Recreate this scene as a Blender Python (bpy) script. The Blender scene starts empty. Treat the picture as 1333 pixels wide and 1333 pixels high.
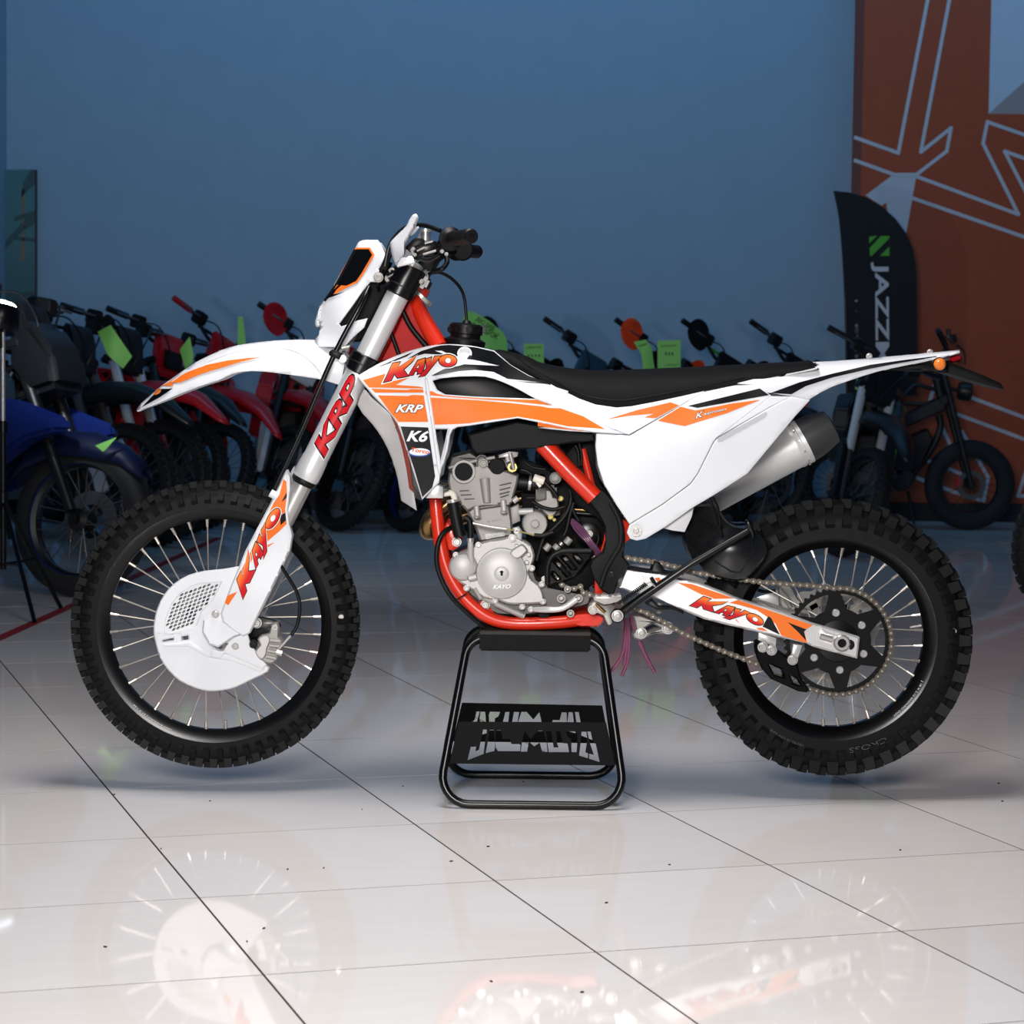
import bpy, bmesh, math, random
import numpy as np
from mathutils import Vector, Matrix
from mathutils.geometry import tessellate_polygon

random.seed(7)
SC = bpy.context.scene
COL = SC.collection

# ------------------------------------------------------------------ camera
# lens, pitch and roll measured from the 0.6 m floor tiles of the photograph
F, PITCH, ROLL, CAMH, D0 = 3137.4, -0.06543, -0.01228, 1.0574, 5.76
_cp, _sp, _cr, _sr = math.cos(PITCH), math.sin(PITCH), math.cos(ROLL), math.sin(ROLL)
R3 = Matrix(((1, 0, 0), (0, _cp, -_sp), (0, _sp, _cp))) @ Matrix(((_cr, 0, _sr), (0, 1, 0), (-_sr, 0, _cr)))
CAMP = Vector((0, -D0, CAMH))
cam = bpy.data.cameras.new('camera')
cam.sensor_width = 36
cam.sensor_fit = 'HORIZONTAL'
cam.lens = F / 1333 * 36
cam.clip_start, cam.clip_end = 0.1, 100
cam.dof.use_dof = True
cam.dof.focus_distance = D0 - 0.1
cam.dof.aperture_fstop = 10
camo = bpy.data.objects.new('camera', cam)
COL.objects.link(camo)
_x, _f, _u = R3.col[0], R3.col[1], R3.col[2]
camo.matrix_world = Matrix(((_x[0], _u[0], -_f[0], CAMP[0]), (_x[1], _u[1], -_f[1], CAMP[1]),
                            (_x[2], _u[2], -_f[2], CAMP[2]), (0, 0, 0, 1)))
SC.camera = camo

# ------------------------------------------------------------------ world, lights, exposure
SC.view_settings.view_transform = 'Standard'
SC.view_settings.look = 'None'
SC.view_settings.gamma = 1
SC.view_settings.use_curve_mapping = False
SC.view_settings.exposure = 0.0
wd = bpy.data.worlds.new('showroom_dusk')
SC.world = wd
wd.use_nodes = True
wd.node_tree.nodes['Background'].inputs[0].default_value = (0.12, 0.30, 0.62, 1)
wd.node_tree.nodes['Background'].inputs[1].default_value = 0.12


def area(name, loc, aim, sx, sy, power, col=(1, 1, 1), spread=180):
    l = bpy.data.lights.new(name, 'AREA')
    l.shape = 'RECTANGLE'
    l.size, l.size_y, l.energy, l.color = sx, sy, power, col
    l.spread = math.radians(spread)
    o = bpy.data.objects.new(name, l)
    o.location = loc
    o.rotation_euler = (Vector(aim) - Vector(loc)).to_track_quat('-Z', 'Y').to_euler()
    COL.objects.link(o)
    return o


# studio softbox in front of and above the motorcycle, where the photographer stood
area('softbox_key', (-0.15, -0.6, 3.15), (0.0, -0.2, 0.2), 1.1, 1.1, 61, (1.0, 0.955, 0.925), 170)
area('softbox_front', (-0.35, -4.5, 1.6), (0.0, -0.1, 0.35), 0.9, 0.9, 71, (1.0, 0.965, 0.935), 120)
# cool ceiling panels of the hall above the parked row
area('ceiling_panel_light', (0.4, 7.3, 5.3), (0.4, 10.3, 3.4), 7.5, 0.6, 72, (0.20, 0.56, 1.0))

# ------------------------------------------------------------------ helpers


def S(r, g=None, b=None):
    """sRGB 0-255 -> linear"""
    if g is None:
        g = b = r
    def f(v):
        v /= 255
        return v / 12.92 if v <= .04045 else ((v + .055) / 1.055) ** 2.4
    return (f(r), f(g), f(b), 1)


def W(px, py, y):
    d = R3 @ Vector(((px - 666.5) / F, 1, (666.5 - py) / F))
    return CAMP + d * ((y + D0) / d.y)


def G(px, py, z=0.0):
    d = R3 @ Vector(((px - 666.5) / F, 1, (666.5 - py) / F))
    return CAMP + d * ((z - CAMH) / d.z)


CR = {'A': (80, 600, .30008), 'B': (380, 260, .22506), 'C': (170, 280, .22506), 'D': (440, 430, .22506),
      'E': (540, 580, .22506), 'F': (700, 430, .27007), 'G': (960, 430, .27007), 'H': (890, 640, .28507),
      'I': (490, 270, .11253), 'J': (560, 570, .12003), 'K': (570, 680, .12003), 'L': (670, 570, .12003),
      'M': (690, 690, .15004), 'N': (200, 730, .15004), 'O': (960, 730, .16504), 'P': (290, 440, .19504),
      'Q': (455, 440, .15004), 'R': (290, 620, .12746), 'S': (880, 750, .18755), 'T': (590, 910, .15754),
      'U': (540, 800, .22506), 'V': (400, 280, .15009), 'X': (860, 630, .11253), 'Y': (430, 540, .12753),
      'Z': (1140, 400, .14479), 'AA': (400, 480, .12003), 'AB': (870, 500, .06752), 'px': (0, 0, 1)}


def c(k, *v):
    """coordinates read off an enlargement of the photograph -> pixel pairs"""
    ox, oy, s = CR[k]
    return [(ox + v[i] * s, oy + v[i + 1] * s) for i in range(0, len(v), 2)]


def cat(pts, n=6, closed=True):
    """Catmull-Rom through the points (any dimension)"""
    P = [np.array(p, float) for p in pts]
    m = len(P)
    out = []
    rng = range(m) if closed else range(m - 1)
    for i in rng:
        p0 = P[(i - 1) % m] if closed or i > 0 else P[i]
        p1, p2 = P[i], P[(i + 1) % m]
        p3 = P[(i + 2) % m] if closed or i + 2 < m else P[i + 1]
        for k in range(n):
            t = k / n
            out.append(.5 * ((2 * p1) + (-p0 + p2) * t + (2 * p0 - 5 * p1 + 4 * p2 - p3) * t * t + (-p0 + 3 * p1 - 3 * p2 + p3) * t ** 3))
    if not closed:
        out.append(P[-1])
    return [tuple(o) for o in out]


def tps(*ctrl):
    """smooth depth field through (px, py, depth) control points"""
    C = np.array(ctrl, float)
    n = len(C)
    X = C[:, :2] / 100.0
    def k(r2):
        return np.where(r2 > 1e-12, r2 * np.log(np.maximum(r2, 1e-12)), 0)
    d = ((X[:, None] - X[None]) ** 2).sum(2)
    A = np.zeros((n + 3, n + 3))
    A[:n, :n] = k(d) + np.eye(n) * 1e-3
    A[:n, n] = 1
    A[:n, n + 1:] = X
    A[n, :n] = 1
    A[n + 1:, :n] = X.T
    s = np.linalg.solve(A, np.concatenate([C[:, 2], [0, 0, 0]]))
    def f(px, py):
        q = np.array((px, py)) / 100
        return float(k(((X - q) ** 2).sum(1)) @ s[:n] + s[n] + s[n + 1:] @ q)
    return f


def flat(y):
    return lambda px, py: y


def yloft(top, bot, w, k=1.8, y0=0.0):
    """depth of one half of a rounded body: y0 at its top line, -w at its lower edge"""
    t = np.array(sorted(top)); b = np.array(sorted(bot)); ww = np.array(sorted(w))
    def f(px, py):
        a = np.interp(px, t[:, 0], t[:, 1]); e = np.interp(px, b[:, 0], b[:, 1]); h = np.interp(px, ww[:, 0], ww[:, 1])
        u = min(1, max(0, (py - a) / max(1e-3, e - a)))
        return y0 - (h - 0) * (1 - (1 - u) ** k) ** (1 / k)
    return f


# ---- materials
MATS = {}


def mat(name, col, rough=.5, metal=0.0, var=.04, bump=0.0, scale=40, coat=0.0, spec=.5, emit=None, alpha=None, trans=0.0):
    if name in MATS:
        return MATS[name]
    m = bpy.data.materials.new(name)
    m.use_nodes = True
    nt = m.node_tree
    b = nt.nodes['Principled BSDF']
    tc = nt.nodes.new('ShaderNodeTexCoord')
    nz = nt.nodes.new('ShaderNodeTexNoise')
    nz.inputs['Scale'].default_value = scale
    nz.inputs['Detail'].default_value = 3
    nt.links.new(tc.outputs['Object'], nz.inputs['Vector'])
    mx = nt.nodes.new('ShaderNodeMixRGB')
    mx.inputs[1].default_value = tuple(max(0, v * (1 - var)) for v in col[:3]) + (1,)
    mx.inputs[2].default_value = tuple(min(1, v * (1 + var)) for v in col[:3]) + (1,)
    nt.links.new(nz.outputs['Fac'], mx.inputs[0])
    nt.links.new(mx.outputs[0], b.inputs['Base Color'])
    b.inputs['Roughness'].default_value = rough
    b.inputs['Metallic'].default_value = metal
    b.inputs['Coat Weight'].default_value = coat
    b.inputs['Specular IOR Level'].default_value = spec
    if bump:
        bp = nt.nodes.new('ShaderNodeBump')
        bp.inputs['Strength'].default_value = bump
        bp.inputs['Distance'].default_value = .002
        nt.links.new(nz.outputs['Fac'], bp.inputs['Height'])
        nt.links.new(bp.outputs[0], b.inputs['Normal'])
    if emit:
        b.inputs['Emission Color'].default_value = tuple(emit[:3]) + (1,)
        b.inputs['Emission Strength'].default_value = emit[3]
    if trans:
        b.inputs['Transmission Weight'].default_value = trans
    if alpha is not None:
        b.inputs['Alpha'].default_value = alpha
    MATS[name] = m
    return m


WHITE = mat('white_plastic', S(223, 225, 229), .38, 0, .015, spec=.35)
WSAT = mat('white_satin_plastic', S(215, 216, 219), .4, 0, .02)
GREYPL = mat('pale_grey_plastic', S(205, 203, 202), .42, 0, .02)
BLACKD = mat('black_gloss_decal', S(6, 7, 9), .35, 0, .1, spec=.25)
BLACKP = mat('black_plastic', S(12, 12, 13), .42, 0, .15, bump=.1, scale=300, spec=.22)
BLACKT = mat('black_textured_plastic', S(28, 29, 31), .6, 0, .25, bump=.5, scale=700, spec=.2)
BLACKM = mat('black_painted_metal', S(5, 5, 6), .28, 0, .1, spec=.35)
RUBBER = mat('tyre_rubber', S(15, 15, 15), .55, 0, .25, bump=.15, scale=120, spec=.16)
SOFTR = mat('black_rubber', S(9, 9, 10), .45, 0, .2, spec=.25)
SEATM = mat('seat_vinyl', S(13, 12, 12), .65, 0, .2, bump=.35, scale=900, spec=.13)
ORANGE = mat('orange_decal', S(232, 112, 34), .5, 0, .02, spec=.25)
DORANGE = mat('dark_orange_decal', S(220, 88, 26), .5, 0, .02, spec=.25)
REDD = mat('red_decal', S(196, 10, 26), .45, 0, .03, spec=.3)
REDF = mat('orange_red_frame_paint', S(214, 44, 18), .3, 0, .03, coat=.2)
SILV = mat('satin_silver_anodised', S(214, 214, 215), .36, .4, .02, scale=200)
SILVW = mat('bead_blasted_alloy', S(186, 184, 181), .45, .3, .05, bump=.2, scale=900)
CASTG = mat('cast_alloy', S(158, 155, 151), .5, .3, .08, bump=.35, scale=600)
CASTD = mat('dark_cast_alloy', S(96, 94, 92), .5, .6, .15, bump=.35, scale=500)
CHROME = mat('polished_steel', S(186, 184, 182), .34, .75, .03)
STEEL = mat('brushed_steel', S(190, 187, 182), .32, .6, .08, bump=.1, scale=400)
ALLOY = mat('polished_alloy', S(214, 213, 212), .3, .45, .04, scale=300)
CHAINM = mat('chain_steel', S(92, 84, 74), .4, .5, .2)
BRONZE = mat('heat_tinted_steel', S(150, 120, 80), .25, .95, .25, scale=25)
YELLZ = mat('yellow_zinc', S(176, 160, 98), .38, .6, .1)
CARBON = mat('carbon_weave_guard', S(20, 21, 22), .45, 0, .5, bump=.4, scale=1400, spec=.2)
PINK = mat('pink_vinyl_hose', S(150, 84, 118), .25, 0, .1, trans=.4)
VHOSE = mat('purple_vinyl_hose', S(92, 52, 82), .25, 0, .15, coat=.3)
FILTW = mat('frosted_filter_plastic', S(232, 226, 212), .4, 0, .05)
AMBER = mat('amber_lens', S(236, 130, 50), .15, 0, .1, coat=.6)
REDL = mat('red_lens', S(150, 10, 18), .15, 0, .1, coat=.6)
GLASS = mat('clear_lens', S(200, 210, 220), .08, 0, .02, trans=.7)
GREENT = mat('green_tag_card', S(138, 212, 102), .6, 0, .03)
INK = mat('dark_ink', S(30, 48, 30), .7, 0, .05)
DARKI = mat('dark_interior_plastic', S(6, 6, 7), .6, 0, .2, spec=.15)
SPOKEM = mat('steel_spoke', S(206, 198, 188), .36, .8, .05)
BLUED = mat('blue_print', S(40, 90, 190), .3)
WPRINT = mat('white_print', S(240, 240, 240), .35)
GPRINT = mat('grey_print', S(130, 130, 132), .35)


# ---- objects
def empty(name, loc=(0, 0, 0), rz=0.0):
    o = bpy.data.objects.new(name, None)
    o.empty_display_size = .1
    o.location = loc
    o.rotation_euler = (0, 0, rz)
    COL.objects.link(o)
    return o


def tag(o, label=None, cat_=None, group=None, kind=None):
    if label: o['label'] = label
    if cat_: o['category'] = cat_
    if group: o['group'] = group
    if kind: o['kind'] = kind
    return o


def obj(name, me, m=None, parent=None, label=None):
    if isinstance(me, bmesh.types.BMesh):
        bm = me
        me = bpy.data.meshes.new(name)
        bm.to_mesh(me)
        bm.free()
    o = bpy.data.objects.new(name, me)
    if m is not None:
        ms = m if isinstance(m, (list, tuple)) else [m]
        if not len(me.materials):
            for q in ms:
                me.materials.append(q)
    COL.objects.link(o)
    if parent:
        o.parent = parent
    if label:
        o['label'] = label
    return o


def finish(bm, ang=38, recalc=True):
    if recalc:
        bmesh.ops.recalc_face_normals(bm, faces=bm.faces)
    for f in bm.faces:
        f.smooth = True
    lim = math.radians(ang)
    for e in bm.edges:
        if len(e.link_faces) == 2 and e.calc_face_angle(0) > lim:
            e.smooth = False
    return bm


def smoothmesh(bm, ang=38):
    """recalc, smooth shade, mark sharp edges"""
    return finish(bm, ang)


def area2(p):
    return sum(p[i][0] * p[(i + 1) % len(p)][1] - p[(i + 1) % len(p)][0] * p[i][1] for i in range(len(p))) / 2


def offset(p, d):
    """polygon grown by d (pixels)"""
    if area2(p) < 0:
        p = p[::-1]
    n = len(p)
    out = []
    for i in range(n):
        a, b, e = np.array(p[i - 1]), np.array(p[i]), np.array(p[(i + 1) % n])
        u, v = b - a, e - b
        u = u / max(1e-9, np.hypot(*u)); v = v / max(1e-9, np.hypot(*v))
        n1, n2 = np.array((u[1], -u[0])), np.array((v[1], -v[0]))
        m = n1 + n2
        l = max(.35, (m @ m) / 2)
        out.append(tuple(b + m / l * d * (1 if l > .36 else .8)))
    return out


def sheet_bm(pts, holes, g):
    """flat tessellated polygon in pixel space cut along a grid"""
    loops = [[Vector((x, y, 0)) for x, y in L] for L in [pts] + list(holes)]
    flatv = [v for L in loops for v in L]
    bm = bmesh.new()
    vs = [bm.verts.new(v) for v in flatv]
    for t in tessellate_polygon(loops):
        if len(set(t)) == 3:
            try:
                bm.faces.new([vs[i] for i in t])
            except ValueError:
                pass
    bmesh.ops.remove_doubles(bm, verts=bm.verts, dist=.02)
    if g:
        xs = [v.co.x for v in bm.verts]; ys = [v.co.y for v in bm.verts]
        for ax, lo, hi in ((0, min(xs), max(xs)), (1, min(ys), max(ys))):
            n = int((hi - lo) / g)
            for i in range(1, n + 1):
                co = lo + (hi - lo) * i / (n + 1)
                bmesh.ops.bisect_plane(bm, geom=bm.verts[:] + bm.edges[:] + bm.faces[:], dist=1e-4,
                                       plane_co=(co, 0, 0) if ax == 0 else (0, co, 0),
                                       plane_no=(1, 0, 0) if ax == 0 else (0, 1, 0))
    return bm


def panel(name, parent, pts, yf, t, m, holes=(), g=12, rim=(1.6, .002), ang=38, label=None, mirror=False, back=None):
    """moulded piece whose outline is seen from the side: pixel outline, depth field, thickness"""
    if not callable(yf):
        yf = flat(yf)
    bm = sheet_bm(pts, holes, 0)
    if rim:
        r = bmesh.ops.inset_region(bm, faces=bm.faces[:], thickness=rim[0], use_even_offset=True, use_boundary=True)
    if g:
        xs = [v.co.x for v in bm.verts]; ys = [v.co.y for v in bm.verts]
        for ax, lo, hi in ((0, min(xs), max(xs)), (1, min(ys), max(ys))):
            n = int((hi - lo) / g)
            for i in range(1, n + 1):
                co = lo + (hi - lo) * i / (n + 1)
                bmesh.ops.bisect_plane(bm, geom=bm.verts[:] + bm.edges[:] + bm.faces[:], dist=1e-4,
                                       plane_co=(co, 0, 0) if ax == 0 else (0, co, 0),
                                       plane_no=(1, 0, 0) if ax == 0 else (0, 1, 0))
    front = list(bm.verts)
    fb = [e for e in bm.edges if e.is_boundary]
    ff = list(bm.faces)
    bv = {v for e in fb for v in e.verts}
    pos = {}
    for v in front:
        y = yf(v.co.x, v.co.y)
        if rim and v in bv:
            y += rim[1]
        pos[v] = W(v.co.x, v.co.y, y)
    for v in front:
        v.co = pos[v]
    if t:
        bk = {}
        for v in front:
            q = v.co.copy()
            q.y = back if back is not None else q.y + t
            bk[v] = bm.verts.new(q)
        for f in ff:
            bm.faces.new([bk[v] for v in reversed(f.verts)])
        for e in fb:
            a, b = e.verts
            try:
                bm.faces.new((a, b, bk[b], bk[a]))
            except ValueError:
                pass
    finish(bm, ang)
    o = obj(name, bm, m, parent, label)
    if mirror:
        mir(o)
    return o


def mir(o, children=True, parent=None):
    """the same piece on the other side of the machine (mirrored in its centre plane)"""
    me = o.data.copy()
    for v in me.vertices:
        v.co.y = -v.co.y
    me.flip_normals()
    q = o.copy()
    q.data = me
    COL.objects.link(q)
    q.parent = parent or o.parent
    q.location.y = -o.location.y
    if children:
        for ch in [x for x in o.children if x.type == 'MESH']:
            if not ch.get('nomirror'):
                mir(ch, False, q)
    return q


def decal(name, parent, pts, yf, m, holes=(), g=8, lift=.0008, label=None):
    """printed sticker following the surface under it"""
    if not callable(yf):
        yf = flat(yf)
    bm = sheet_bm(pts, holes, g)
    for v in bm.verts:
        v.co = W(v.co.x, v.co.y, yf(v.co.x, v.co.y) - lift)
    for f in bm.faces:
        f.smooth = True
    bmesh.ops.recalc_face_normals(bm, faces=bm.faces)
    if bm.faces and sum(f.normal.y * f.calc_area() for f in bm.faces) > 0:
        bmesh.ops.reverse_faces(bm, faces=bm.faces)
    return obj(name, bm, m, parent, label)


_fontcache = {}


def text_bm(s, off=0.0, space=1.0, shear=0.0):
    cu = bpy.data.curves.new('txt', 'FONT')
    cu.body = s
    cu.offset = off
    cu.space_character = space
    cu.shear = shear
    cu.resolution_u = 3
    o = bpy.data.objects.new('txt', cu)
    me = bpy.data.meshes.new_from_object(o)
    bm = bmesh.new()
    bm.from_mesh(me)
    bpy.data.objects.remove(o)
    bpy.data.curves.remove(cu)
    bpy.data.meshes.remove(me)
    bmesh.ops.triangulate(bm, faces=bm.faces)
    return bm


def text_on(name, parent, s, p0, p1, h, fn, m, off=0.0, shear=0.0, space=1.0, g=None, flip=False):
    """lettering from p0 (base line start) to p1 (base line end), cap height h; fn maps 2D -> world"""
    bm = text_bm(s, off, space, shear)
    if not bm.verts:
        bm.free()
        return None
    ref = text_bm(s, 0, space, shear)
    xs = [v.co.x for v in ref.verts]; ys = [v.co.y for v in ref.verts]
    x0, x1, y0, y1 = min(xs), max(xs), min(ys), max(ys)
    ref.free()
    p0 = np.array(p0, float); p1 = np.array(p1, float)
    ex = p1 - p0
    L = np.hypot(*ex)
    up = np.array((ex[1], -ex[0])) / L * h
    if flip:
        up = -up
    if g:
        for ax in (0, 1):
            lo, hi = (x0, x1) if ax == 0 else (y0, y1)
            for i in range(1, g):
                co = lo + (hi - lo) * i / g
                bmesh.ops.bisect_plane(bm, geom=bm.verts[:] + bm.edges[:] + bm.faces[:], dist=1e-5,
                                       plane_co=(co, 0, 0) if ax == 0 else (0, co, 0),
                                       plane_no=(1, 0, 0) if ax == 0 else (0, 1, 0))
    for v in bm.verts:
        q = p0 + ex * ((v.co.x - x0) / (x1 - x0)) + up * ((v.co.y - y0) / max(1e-6, y1 - y0))
        v.co = fn(q[0], q[1])
    return obj(name, bm, m, parent)


def on(yf, lift=.001):
    if not callable(yf):
        yf = flat(yf)
    return lambda x, y: W(x, y, yf(x, y) - lift)


def tube_bm(pts, r, n=10, bm=None, closed=False, caps=True):
    """swept round tube; r number or list"""
    bm = bm or bmesh.new()
    P = [Vector(p) for p in pts]
    m = len(P)
    rr = r if isinstance(r, (list, tuple)) else [r] * m
    rings = []
    prev = None
    for i in range(m):
        if closed:
            d = P[(i + 1) % m] - P[i - 1]
        else:
            d = P[min(i + 1, m - 1)] - P[max(i - 1, 0)]
        d.normalize()
        if prev is None:
            a = Vector((0, 0, 1)) if abs(d.z) < .9 else Vector((1, 0, 0))
            u = d.cross(a).normalized()
        else:
            u = (prev - d * prev.dot(d))
            u = u.normalized() if u.length > 1e-6 else d.orthogonal().normalized()
        prev = u
        v = d.cross(u)
        rings.append([bm.verts.new(P[i] + (u * math.cos(k * 2 * math.pi / n) + v * math.sin(k * 2 * math.pi / n)) * rr[i]) for k in range(n)])
    for i in range(m if closed else m - 1):
        a, b = rings[i], rings[(i + 1) % m]
        for k in range(n):
            bm.faces.new((a[k], a[(k + 1) % n], b[(k + 1) % n], b[k]))
    if caps and not closed:
        bm.faces.new(rings[0][::-1])
        bm.faces.new(rings[-1])
    return bm


def tube(name, parent, pts, r, m, n=10, sm=0, closed=False, label=None, mirror=False):
    if sm:
        if isinstance(r, (list, tuple)):
            q = cat([tuple(p) + (rr,) for p, rr in zip(pts, r)], sm, closed)
            pts = [p[:3] for p in q]
            r = [p[3] for p in q]
        else:
            pts = cat([tuple(p) for p in pts], sm, closed)
    bm = finish(tube_bm(pts, r, n, closed=closed), 50)
    o = obj(name, bm, m, parent, label)
    if mirror:
        mir(o)
    return o


def wp(k, y, *v):
    """points of an enlargement at depth y (number or list) in space"""
    p = c(k, *v)
    ys = y if isinstance(y, (list, tuple)) else [y] * len(p)
    return [W(a, b, yy) for (a, b), yy in zip(p, ys)]


def lathe_bm(prof, o, ax, n=24, bm=None, closed=False, arc=None):
    """revolve (radius, along) profile about axis ax through o"""
    bm = bm or bmesh.new()
    o = Vector(o)
    ax = Vector(ax).normalized()
    u = ax.orthogonal().normalized()
    if abs(ax.y) > .9:
        u = Vector((1, 0, 0))
        u = (u - ax * u.dot(ax)).normalized()
    v = ax.cross(u)
    rings = []
    for r, a in prof:
        if r < 1e-6:
            rings.append([bm.verts.new(o + ax * a)])
        else:
            rings.append([bm.verts.new(o + ax * a + (u * math.cos(k * 2 * math.pi / n) + v * math.sin(k * 2 * math.pi / n)) * r) for k in range(n)])
    m = len(rings)
    for i in range(m if closed else m - 1):
        a, b = rings[i], rings[(i + 1) % m]
        for k in range(n):
            k2 = (k + 1) % n
            if len(a) == 1 and len(b) == 1:
                continue
            if len(a) == 1:
                bm.faces.new((a[0], b[k2], b[k]))
            elif len(b) == 1:
                bm.faces.new((a[k], a[k2], b[0]))
            else:
                bm.faces.new((a[k], a[k2], b[k2], b[k]))
    return bm


def lathe(name, parent, prof, o, ax, m, n=24, closed=False, ang=32, label=None, mirror=False):
    q = obj(name, finish(lathe_bm(prof, o, ax, n, closed=closed), ang), m, parent, label)
    if mirror:
        mir(q)
    return q


def box_bm(cn, sz, rot=None, bm=None, bev=0.0):
    bm = bm or bmesh.new()
    r = bmesh.ops.create_cube(bm, size=1)
    vs = r['verts']
    M = Matrix.Translation(Vector(cn)) @ (rot.to_4x4() if rot else Matrix.Identity(4)) @ Matrix.Diagonal((*sz, 1))
    bmesh.ops.transform(bm, matrix=M, verts=vs)
    if bev:
        es = list({e for v in vs for e in v.link_edges})
        bmesh.ops.bevel(bm, geom=es, offset=bev, segments=2, affect='EDGES', clamp_overlap=True)
    return bm


def box(name, parent, cn, sz, m, rot=None, bev=.002, label=None):
    return obj(name, finish(box_bm(cn, sz, rot, None, bev), 50), m, parent, label)


def cyl(name, parent, a, b, r, m, n=16, bev=.15, label=None, r2=None):
    """short solid cylinder from a to b with chamfered ends"""
    a, b = Vector(a), Vector(b)
    L = (b - a).length
    e = min(r, L) * bev
    r2 = r if r2 is None else r2
    return lathe(name, parent, [(0, 0), (r - e, 0), (r, e), (r2, L - e), (r2 - e, L), (0, L)], a, b - a, m, n, label=label)


_bolts = {}


def bolt(parent, px, py, y, r=.006, m=None, h=.004, name='bolt'):
    """flanged socket bolt facing the viewer side; pieces share one mesh per size"""
    m = m or CHROME
    key = (round(r, 4), m.name, round(h, 4))
    if key not in _bolts:
        bm = lathe_bm([(0, .35 * h), (r * .42, .35 * h), (r * .5, h), (r * .8, h), (r, h * .7), (r, 0), (r * 1.25, 0), (r * 1.3, -h * .4)][::-1], (0, 0, 0), (0, -1, 0), 12)
        finish(bm, 30)
        me = bpy.data.meshes.new('bolt')
        bm.to_mesh(me)
        bm.free()
        me.materials.append(m)
        _bolts[key] = me
    o = obj(name, _bolts[key], None, parent)
    o.location = W(px, py, y)
    return o


def poly_map(P3, Q3):
    """affine map from three points to three points"""
    A = np.array([[x, y, 1] for x, y in P3], float)
    B = np.array(Q3, float)
    Mx = np.linalg.solve(A, B)
    return lambda p: tuple(np.array((p[0], p[1], 1.0)) @ Mx)


def ell(cx, cy, rx, ry, n=24, a0=0.0):
    return [(cx + rx * math.cos(k * 2 * math.pi / n + a0), cy + ry * math.sin(k * 2 * math.pi / n + a0)) for k in range(n)]

# ------------------------------------------------------------------ the hall
TS, YAW, TCX, TCY = 0.6, -0.31217, -0.41086, -5.61124


def tile_xy(i, j):
    x, y = (i - TCX) * TS, (j - TCY) * TS
    ca, sa = math.cos(-YAW), math.sin(-YAW)
    return Vector((ca * x - sa * y, sa * x + ca * y - D0, 0))


def tile_material():
    m = bpy.data.materials.new('polished_porcelain')
    m.use_nodes = True
    nt = m.node_tree
    b = nt.nodes['Principled BSDF']
    tc = nt.nodes.new('ShaderNodeTexCoord')
    oi = nt.nodes.new('ShaderNodeObjectInfo')
    r = nt.nodes.new('ShaderNodeValToRGB')
    r.color_ramp.elements[0].color = S(240, 235, 231)
    r.color_ramp.elements[1].color = S(233, 225, 221)
    e = r.color_ramp.elements.new(.5)
    e.color = S(241, 237, 234)
    nt.links.new(oi.outputs['Random'], r.inputs[0])
    nz = nt.nodes.new('ShaderNodeTexNoise')
    nz.inputs['Scale'].default_value = 6
    nz.inputs['Detail'].default_value = 6
    mp = nt.nodes.new('ShaderNodeMapping')
    mp.inputs['Scale'].default_value = (1, 4, 1)
    nt.links.new(tc.outputs['Object'], mp.inputs[0])
    nt.links.new(mp.outputs[0], nz.inputs['Vector'])
    mx = nt.nodes.new('ShaderNodeMixRGB')
    mx.blend_type = 'MULTIPLY'
    mx.inputs[0].default_value = .10
    nt.links.new(r.outputs[0], mx.inputs[1])
    nt.links.new(nz.outputs['Fac'], mx.inputs[2])
    nt.links.new(mx.outputs[0], b.inputs['Base Color'])
    b.inputs['Roughness'].default_value = .04
    b.inputs['Specular IOR Level'].default_value = .27
    b.inputs['Coat Weight'].default_value = 0
    return m


TILE = tile_material()
GROUT = mat('tile_grout', S(58, 48, 42), .8, 0, .3, scale=15)
fl = box('floor', None, (0.5, 3.0, -.0104), (15, 19, .02), GROUT, bev=0)
tag(fl, 'pale polished porcelain tile floor of the showroom', 'floor', None, 'structure')
_tb = bmesh.new()
box_bm((0, 0, -.004), (.5955, .5955, .008), bm=_tb)
tile_me = bpy.data.meshes.new('tile')
_tb.to_mesh(tile_me)
_tb.free()
tile_me.materials.append(TILE)
cells = []
for i in range(-30, 40):
    for j in range(-12, 40):
        p = tile_xy(i + .5, j + .5)
        if not (-3.2 < p.x < 6.8 and -5 < p.y < 10.3) and not (-6.8 < p.x < 7.8 and -5.3 < p.y < 11.5):
            continue
        d = (p - CAMP) @ R3
        inview = d.y > 0 and abs(d.x / d.y) < .2125 + .5 / d.y and -d.z / d.y < .2125 + .42 / d.y
        cells.append((0 if inview else 1, p.y, p))
cells.sort(key=lambda t: (t[0], t[1]))
rest = bmesh.new()
for k, (_, _, p) in enumerate(cells):
    if k < 290 and cells[k][0] == 0:
        o = obj('tile', tile_me, None, fl)
        o.location = p
        o.rotation_euler = (0, 0, -YAW)
    else:
        R = Matrix.Translation(p) @ Matrix.Rotation(-YAW, 4, 'Z')
        h = .2987
        vs = [rest.verts.new(R @ Vector(q)) for q in ((-h, -h, 0), (h, -h, 0), (h, h, 0), (-h, h, 0))]
        rest.faces.new(vs)
o = obj('tile_field', rest, TILE, fl)
o['kind'] = 'stuff'

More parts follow.
